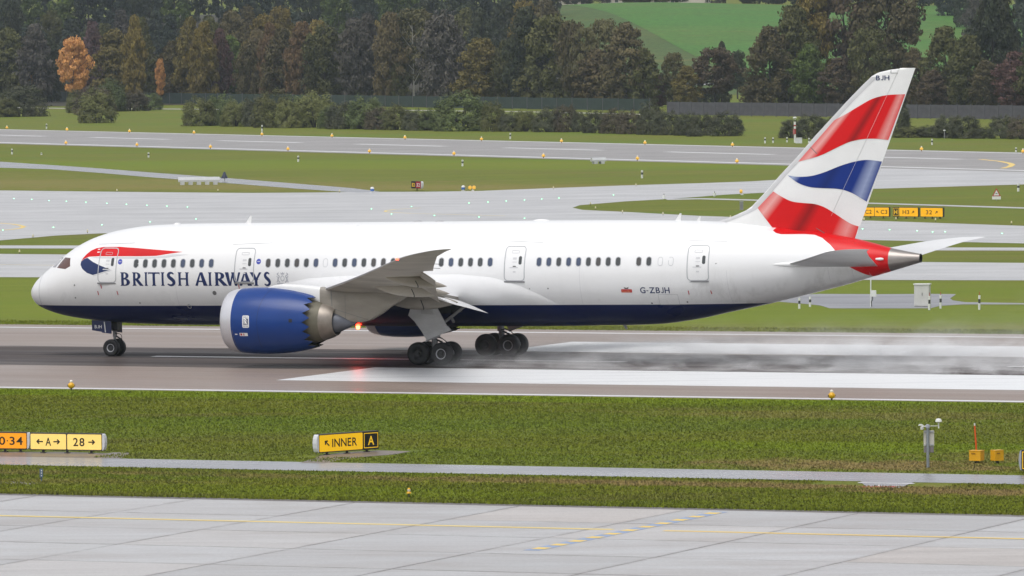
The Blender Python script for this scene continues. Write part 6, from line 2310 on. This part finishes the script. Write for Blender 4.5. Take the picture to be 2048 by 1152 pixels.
while x < 1130:
    d = 2060 + r2.uniform(-60, 80)
    hgt = r2.uniform(18, 24)
    X_ = (x - 1024) * d / FOCAL
    add_tree(x, d, tz(X_, d), hgt, hgt * r2.uniform(0.50, 0.66), r2.choice(['bluedark', 'dark', 'bluedark', 'dark', 'green']), r2.choice(['round', 'conifer', 'tall']), 'rear')
    x += r2.uniform(34, 52)
for x, d, hgt, w, col, kind in [(1900, 2100, 17, 12, 'bluedark', 'round'), (1935, 2030, 17, 11, 'dark', 'conifer'), (1962, 1900, 18, 12, 'grey', 'round'), (2005, 1850, 22, 13, 'dark', 'conifer'), (2052, 1880, 22, 13, 'bluedark', 'conifer'), (2090, 1900, 22, 14, 'dark', 'round'),
                                (1852, 2190, 14, 10, 'bluedark', 'round'), (1420, 2235, 5, 4.2, 'orange', 'lone'), (1457, 2235, 9, 7.5, 'rust', 'lone'), (1502, 2245, 9, 9, 'dark', 'round'), (1537, 2250, 11, 9, 'bluedark', 'conifer'), (1565, 2250, 11, 9, 'dark', 'round'),
                                (1600, 2250, 12, 10, 'bluedark', 'round'), (1640, 2250, 12, 10, 'dark', 'conifer'), (1690, 2250, 13, 11, 'dark', 'round'), (1740, 2250, 12, 10, 'bluedark', 'round'), (1795, 2250, 12, 10, 'dark', 'round'),
                                (1126, 2240, 6, 6, 'rust', 'lone'), (1180, 2240, 5.5, 7, 'dark', 'round'), (1215, 2240, 5.5, 7, 'grey', 'round'), (1260, 2240, 5, 8, 'olive', 'round'), (1296, 2240, 4.4, 8, 'brownolive', 'round'), (1330, 2242, 4.2, 8, 'paleolive', 'round'),
                                (1366, 2242, 5.0, 7, 'dark', 'round'), (1150, 2238, 4.2, 7, 'dark', 'round')]:
    X_ = (x - 1024) * d / FOCAL
    add_tree(x, d, tz(X_, d), hgt, w, col, kind, 'hilltop')
x = 1120
while x < 2150:
    d = 2420 + r2.uniform(-40, 60)
    hgt = r2.uniform(12, 17)
    X_ = (x - 1024) * d / FOCAL
    add_tree(x, d, tz(X_, d), hgt, hgt * 0.7, r2.choice(['bluedark', 'dark', 'grey']), r2.choice(['round', 'conifer']), 'skyline')
    x += r2.uniform(40, 60)

PLACEW = {'front': 'in the front row of the wood', 'middle': 'on the slope behind the front row', 'rear': 'high in the wood at top left', 'hilltop': 'on the brow of the hill', 'skyline': 'on the ridge behind the hill'}
SPECIAL = {152: 'bright orange autumn tree glowing alone at the left of the wood', 832: 'tall pale olive birch with white forked stems in the wood', 1433: 'broad brown tree beside the gap showing the meadow',
           1479: 'small dark tree on a bare stem at the meadow gap', 1106: 'large drooping olive willow left of the meadow', 2034: 'dull maroon tree at the right picture edge', 325: 'narrow orange tree peeping out left of the green tree'}
TREES.sort(key=lambda a: a[0])
count = {}
for (px, d, bz, h, w, col, kind, row, birch) in TREES:
    key = (row, WORDS[col])
    i = count.get(key, 0)
    count[key] = i + 1
    X_ = (px - 1024) * d / FOCAL
    lab = SPECIAL.get(px) if row == 'front' and px in SPECIAL else f'{WORDS[col]} tree {PLACEW[row]}, {nth(i)} such from left'
    if px == 1457 and row == 'hilltop':
        lab = 'larger of two rust orange trees on the brow of the hill'
    t = thing('birch_tree' if birch else ('conifer_tree' if kind == 'conifer' else 'broadleaf_tree'), lab, 'tree', (X_, d, bz), random.uniform(0, 6.28), 'trees of the wood and the hill')
    cr = place('crown', random.choice(CROWNS[kind]), t)
    cr.scale = (w, w, h)
    c = COLS[col]
    v = random.uniform(1.1, 1.75)
    cr.color = (c[0] * v, c[1] * v, c[2] * v, 1)
    tr = place('trunk', BIRCH if birch else random.choice(TRUNKS), t)
    tr.scale = (h * 0.9, h * 0.9, h)
    if birch:                                     # its pale stems lean out on the near side of the crown
        t.rotation_euler = (0, 0, 0)
        tr.location = (0, -w * 0.26, 0)
        tr.scale = (h * 0.6, h * 0.6, h)

# ---- bushes
def bush_mesh(seed):
    r_ = np.random.default_rng(seed)
    cen, nor, siz = [], [], []
    for _ in range(150):
        a = r_.uniform(0, 2 * math.pi)
        e = math.acos(r_.uniform(0.0, 1.0)) if r_.random() < 0.8 else r_.uniform(0.9, 1.7)
        q = r_.uniform(0.72, 1.0)
        ce, se = max(math.cos(e), 0.0), math.sin(e)
        c = np.array([0.42 * q * se ** 0.7 * math.cos(a), 0.42 * q * se ** 0.7 * math.sin(a), max(0.03, 0.93 * q * ce ** 0.85)])
        br = r_.uniform(0.065, 0.11)
        m = int(r_.uniform(60, 95))
        d = r_.normal(size=(m, 3))
        d /= np.linalg.norm(d, axis=1, keepdims=True)
        p = c + d * np.array([br, br, br * 1.1]) * r_.uniform(0.4, 1.1, (m, 1))
        p[:, 2] = np.maximum(p[:, 2], 0.0)
        cen.append(p)
        out_ = c / max(np.linalg.norm(c), 0.05)
        nor.append(d * 0.6 + out_ + r_.normal(size=(m, 3)) * 0.5)
        siz.append(r_.uniform(0.010, 0.021, m))
    return quads_mesh('foliage', np.concatenate(cen), np.concatenate(nor), np.concatenate(siz), 0.6, m_leaf)
BUSH = [bush_mesh(900 + i) for i in range(5)]
sb2 = MB()
for i in range(7):
    a = i * 0.9
    sb2.tube((0.05 * math.cos(a), 0.05 * math.sin(a), -0.02), (0.26 * math.cos(a), 0.26 * math.sin(a), 0.62), 0.016, 0.006, n=5)
STEMS = sb2.mesh('stems', [m_bark], 60)
BUSHES = [(-30, 234, 190, 80), (12, 234, 194, 56), (44, 233, 170, 106), (150, 226, 182, 40), (188, 229, 174, 90), (222, 223, 160, 66), (194, 246, 178, 78), (262, 222, 180, 84), (296, 220, 187, 64), (398, 252, 194, 70), (442, 251, 190, 76), (470, 253, 200, 60),
          (508, 253, 196, 60), (545, 255, 183, 86), (592, 254, 192, 74), (578, 256, 202, 64), (632, 255, 182, 90), (660, 257, 214, 54), (692, 258, 203, 86), (732, 258, 195, 86), (762, 259, 214, 72), (792, 260, 208, 62), (832, 261, 220, 62), (862, 261, 217, 54),
          (924, 262, 183, 118), (986, 263, 204, 56), (1020, 263, 224, 52), (1052, 263, 221, 54), (1096, 264, 214, 64), (1132, 264, 210, 54), (1156, 264, 223, 34), (1188, 266, 221, 54), (1230, 267, 219, 64), (1262, 268, 221, 62), (1302, 269, 204, 66), (1332, 270, 221, 62),
          (1374, 271, 225, 54), (1404, 271, 226, 56), (1452, 272, 225, 76), (1390, 273, 258, 36), (1582, 276, 239, 50), (1622, 277, 229, 66), (1660, 276, 236, 60), (1796, 271, 198, 54), (1822, 275, 253, 84), (1862, 275, 251, 62), (1896, 276, 229, 64), (1930, 277, 231, 66),
          (1966, 277, 254, 44), (2006, 277, 229, 64), (2044, 278, 231, 64), (2090, 279, 228, 80)]
WORDB = {'olive': 'olive', 'paleolive': 'pale green', 'brown': 'brownish', 'dark': 'dark green', 'green': 'mid green'}
BCOL = {'olive': (0.098, 0.104, 0.036), 'paleolive': (0.125, 0.134, 0.046), 'brown': (0.082, 0.070, 0.046), 'dark': (0.066, 0.072, 0.042), 'green': (0.086, 0.112, 0.040)}
BUSHES.sort()
cb = {}
for (px, by, ty, w) in BUSHES:
    p = G(px, by)
    s = p.y / FOCAL
    col = random.choice(['olive', 'olive', 'paleolive', 'brown', 'dark', 'green'] if px < 1000 else ['dark', 'dark', 'brown', 'olive', 'dark'])
    i = cb.get(col, 0)
    cb[col] = i + 1
    t = thing('bush', f'rounded {WORDB[col]} bush beyond the distant runway, {nth(i)} of that colour from left', 'bush', p, random.uniform(0, 6.28), 'bushes beyond the distant runway')
    f_ = place('foliage', random.choice(BUSH), t)
    f_.scale = (w * s * 1.12, w * s * 1.12, (by - ty) * s * 1.12)
    v = random.uniform(1.0, 1.5)
    f_.color = (*[q * v for q in BCOL[col]], 1)
    st_ = place('stems', STEMS, t)
    st_.scale = f_.scale

# ---- undergrowth closing the foot of the wood
ru = random.Random(21)
x, i = -70, 0
while x < 2140:
    by = 201 + 14 * (x + 70) / 2200
    p = G(x, by)
    s = p.y / FOCAL
    w = ru.uniform(44, 74)
    if not (1440 < x < 1500):
        t = thing('thicket', f'dark thicket at the foot of the wood behind the fence, {nth(i)} from left', 'bush', p, ru.uniform(0, 6.28), 'thickets at the foot of the wood')
        f_ = place('foliage', BUSH[ru.randrange(5)], t)
        f_.scale = (w * s * 1.3, w * s, ru.uniform(30, 62) * s)
        q = ru.choice([(0.040, 0.042, 0.022), (0.050, 0.044, 0.026), (0.034, 0.040, 0.028), (0.060, 0.056, 0.024)])
        f_.color = (*q, 1)
        st_ = place('stems', STEMS, t)
        st_.scale = f_.scale
        i += 1
    x += w * 0.80

# ---- fences
def fence(label, p0, p1, h, m, n):
    A, B = G(*p0), G(*p1)
    d = B - A
    t = thing('perimeter_fence', label, 'fence', A, math.atan2(d.y, d.x))
    W = d.length / n
    pb = MB()
    pb.box((W / 2, 0, h * 0.52), (W * 0.97, 0.05, h * 0.94))
    pm = pb.mesh('panel', [m])
    qb = MB()
    qb.box((0, 0, h * 0.52), (0.16, 0.16, h * 1.04))
    qm = qb.mesh('post', [mat('fence_post_grey', (0.10, 0.10, 0.11), 0.6)])
    for i in range(n):
        place('panel', pm, t, (W * i, 0, random.uniform(-0.04, 0.04)))
        place('post', qm, t, (W * i, -0.03, 0))
    place('post', qm, t, (W * n, -0.03, 0))
    return t
fence('long grey violet perimeter fence in front of the trees at right', (1335, 230.5), (2400, 245), 2.75, mat('fence_grey_violet', (0.085, 0.082, 0.098), 0.6, var=0.3, vscale=0.8), 40)
fence('dark green perimeter fence half hidden behind the bushes at left', (-200, 199), (1300, 223), 2.7, mat('fence_green', (0.022, 0.040, 0.036), 0.6, var=0.3, vscale=0.8), 60)
pxsheet('perimeter_track', [(-200, 211.5), (110, 216), (135, 216.6), (800, 220), (1050, 223), (1345, 229.5), (1345, 231), (1050, 224.2), (800, 221.2), (135, 217.8), (110, 217.2), (-200, 213)], 0.03, mat('pale_track', (0.40, 0.39, 0.36), 0.7),
        'thin pale track running along the green fence')

# ---- houses on the hill
m_wall = mat('house_render', (0.52, 0.48, 0.42), 0.7, var=0.1, vscale=0.5)
m_roof = mat('roof_tile_red', (0.24, 0.115, 0.085), 0.7, var=0.3, vscale=1.0)
m_roof2 = mat('roof_tile_brown', (0.17, 0.125, 0.105), 0.7, var=0.3, vscale=1.0)
def house(px, d, w, dep, hw, hr, rz, roof, label):
    X_ = (px - 1024) * d / FOCAL
    t = thing('house', label, 'house', (X_, d, tz(X_, d) - 0.3), rz, 'houses on the hill')
    b = MB()
    b.box((0, 0, hw / 2), (w, dep, hw))
    b.prism([(-w / 2, -dep / 2, hw), (-w / 2, dep / 2, hw), (-w / 2, 0, hw + hr)], (0.2, 0, 0))
    b.prism([(w / 2, -dep / 2, hw), (w / 2, dep / 2, hw), (w / 2, 0, hw + hr)], (-0.2, 0, 0))
    b.build('wall', m_wall, t)
    b = MB()
    o = 0.5
    for sg in (-1, 1):
        b.add([(-w / 2 - o, sg * (dep / 2 + o), hw - 0.35), (w / 2 + o, sg * (dep / 2 + o), hw - 0.35), (w / 2 + o, 0, hw + hr + 0.05), (-w / 2 - o, 0, hw + hr + 0.05),
               (-w / 2 - o, sg * (dep / 2 + o), hw - 0.10), (w / 2 + o, sg * (dep / 2 + o), hw - 0.10), (w / 2 + o, 0, hw + hr + 0.30), (-w / 2 - o, 0, hw + hr + 0.30)],
              [(0, 1, 2, 3), (4, 5, 6, 7), (0, 1, 5, 4), (1, 2, 6, 5), (3, 0, 4, 7)])
    rf = b.build('roof', roof, t)
    b = MB()
    b.box((w * 0.2, 0.4, hw + hr + 0.5), (0.7, 0.7, 1.4))
    b.build('chimney', m_wall, rf)
    for k in range(3):
        b = MB()
        b.box((-w * 0.3 + w * 0.3 * k, -dep / 2 - 0.02, hw * 0.6), (1.2, 0.08, 1.2))
        wn = b.build('window', m_pane[0], t)
        b = MB()
        b.box((-w * 0.3 + w * 0.3 * k, -dep / 2 - 0.06, hw * 0.6 - 0.66), (1.5, 0.14, 0.1))
        b.build('sill', m_marker_white, wn)
house(1152, 2300, 9, 8, 2.6, 4.0, 0.15, m_roof, 'house with red tiled roof at the top edge left of the meadow')
house(1338, 2310, 10, 8, 2.3, 3.6, -0.2, m_roof2, 'house with brown roof above the middle of the meadow')
house(1396, 2300, 8, 9, 2.8, 4.0, 1.3, m_roof2, 'house with steep grey gable near the two orange trees')
house(1236, 2330, 9, 8, 3.4, 3.4, 0.1, m_roof, 'pale house half hidden by hilltop bushes left of the meadow crest')
# ================================================================== SPRAY AND HAZE
def spray(name, label, x0, x1, y0, y1, zt, dens, grow, tune):
    """water thrown up by the wheels: a box of mist in the runway frame"""
    n = NB(name + '_mist')
    n.t.nodes.remove(n.bsdf)
    outn = [q for q in n.t.nodes if q.type == 'OUTPUT_MATERIAL'][0]
    tc = n.node('ShaderNodeTexCoord').outputs['Object']
    sx = n.node('ShaderNodeSeparateXYZ')
    n.link(tc, sx.inputs[0])
    X, Y, Z = sx.outputs
    mp = n.node('ShaderNodeMapping')
    mp.inputs['Scale'].default_value = (0.20, 0.42, 0.55)
    mp.inputs['Rotation'].default_value = (0, 0.35, 0)
    n.link(tc, mp.inputs['Vector'])
    a = n.noise(mp.outputs[0], 1.0, 5, 0.66, 1.4)
    a = n.rng(a, tune[0], tune[1], 0, 1, smooth=True)
    hgt = n.rng(X, x0, x1, grow[0], grow[1])
    fall = n.math('POWER', 2.718, n.math('DIVIDE', n.math('MULTIPLY', Z, -1.0), hgt))
    rise = n.rng(X, x0, x0 + 0.35 * (x1 - x0), tune[2], 1.0)
    ends = n.math('MULTIPLY', n.rng(X, x0, x0 + 1.5, 0, 1), n.rng(X, x1 - 3, x1, 1, 0))
    sides = n.math('MULTIPLY', n.rng(Y, y0, y0 + 4, 0, 1, smooth=True), n.rng(Y, y1 - 4, y1, 1, 0, smooth=True))
    top = n.rng(Z, zt * 0.6, zt, 1, 0)
    q = n.math('MULTIPLY', n.math('MULTIPLY', a, fall), n.math('MULTIPLY', rise, ends))
    q = n.math('MULTIPLY', n.math('MULTIPLY', q, sides), n.math('MULTIPLY', top, dens))
    pv = n.node('ShaderNodeVolumePrincipled')
    pv.inputs['Color'].default_value = (0.995, 0.995, 1.0, 1)
    pv.inputs['Anisotropy'].default_value = 0.1
    n.link(q, pv.inputs['Density'])
    n.link(pv.outputs[0], outn.inputs['Volume'])
    b = MB()
    b.box(((x0 + x1) / 2, (y0 + y1) / 2, zt / 2 + 0.06), (x1 - x0, y1 - y0, zt))
    o = b.build(name, n.m)
    o.location = plane.location
    o.rotation_euler = plane.rotation_euler
    tag(o, label, 'spray', None, 'stuff')
    return o
spray('wheel_spray', 'white water spray trailing low over the runway behind the main wheels', 28.6, 104, -12, 20, 4.0, 0.80, (0.30, 0.85), (0.48, 0.64, 0.45))
spray('spray_plume', 'tall wisps of white spray rising beyond the runway at right', 58, 104, 7, 26, 9.0, 4.0, (1.5, 2.6), (0.51, 0.62, 0.08))
spray('nose_wheel_spray', 'thin puff of spray behind the nose wheels', 5.9, 10.5, -1.6, 1.6, 0.9, 0.20, (0.25, 0.22), (0.40, 0.70, 1.0))

hz = bpy.data.materials.new('haze_air')
hz.use_nodes = True
hn = hz.node_tree
hn.nodes.clear()
ho = hn.nodes.new('ShaderNodeOutputMaterial')
hv = hn.nodes.new('ShaderNodeVolumePrincipled')
hv.inputs['Color'].default_value = (0.74, 0.84, 0.98, 1)
hv.inputs['Density'].default_value = 0.000045
hv.inputs['Anisotropy'].default_value = 0.2
hn.links.new(hv.outputs[0], ho.inputs['Volume'])
b = MB()
b.box((0, 4550, 45), (10200, 10100, 94))
haze = b.build('haze', hz)
tag(haze, 'thin grey autumn haze over the whole airfield', 'haze', None, 'stuff')
scene.cycles.volume_step_rate = 0.12
scene.cycles.volume_max_steps = 256
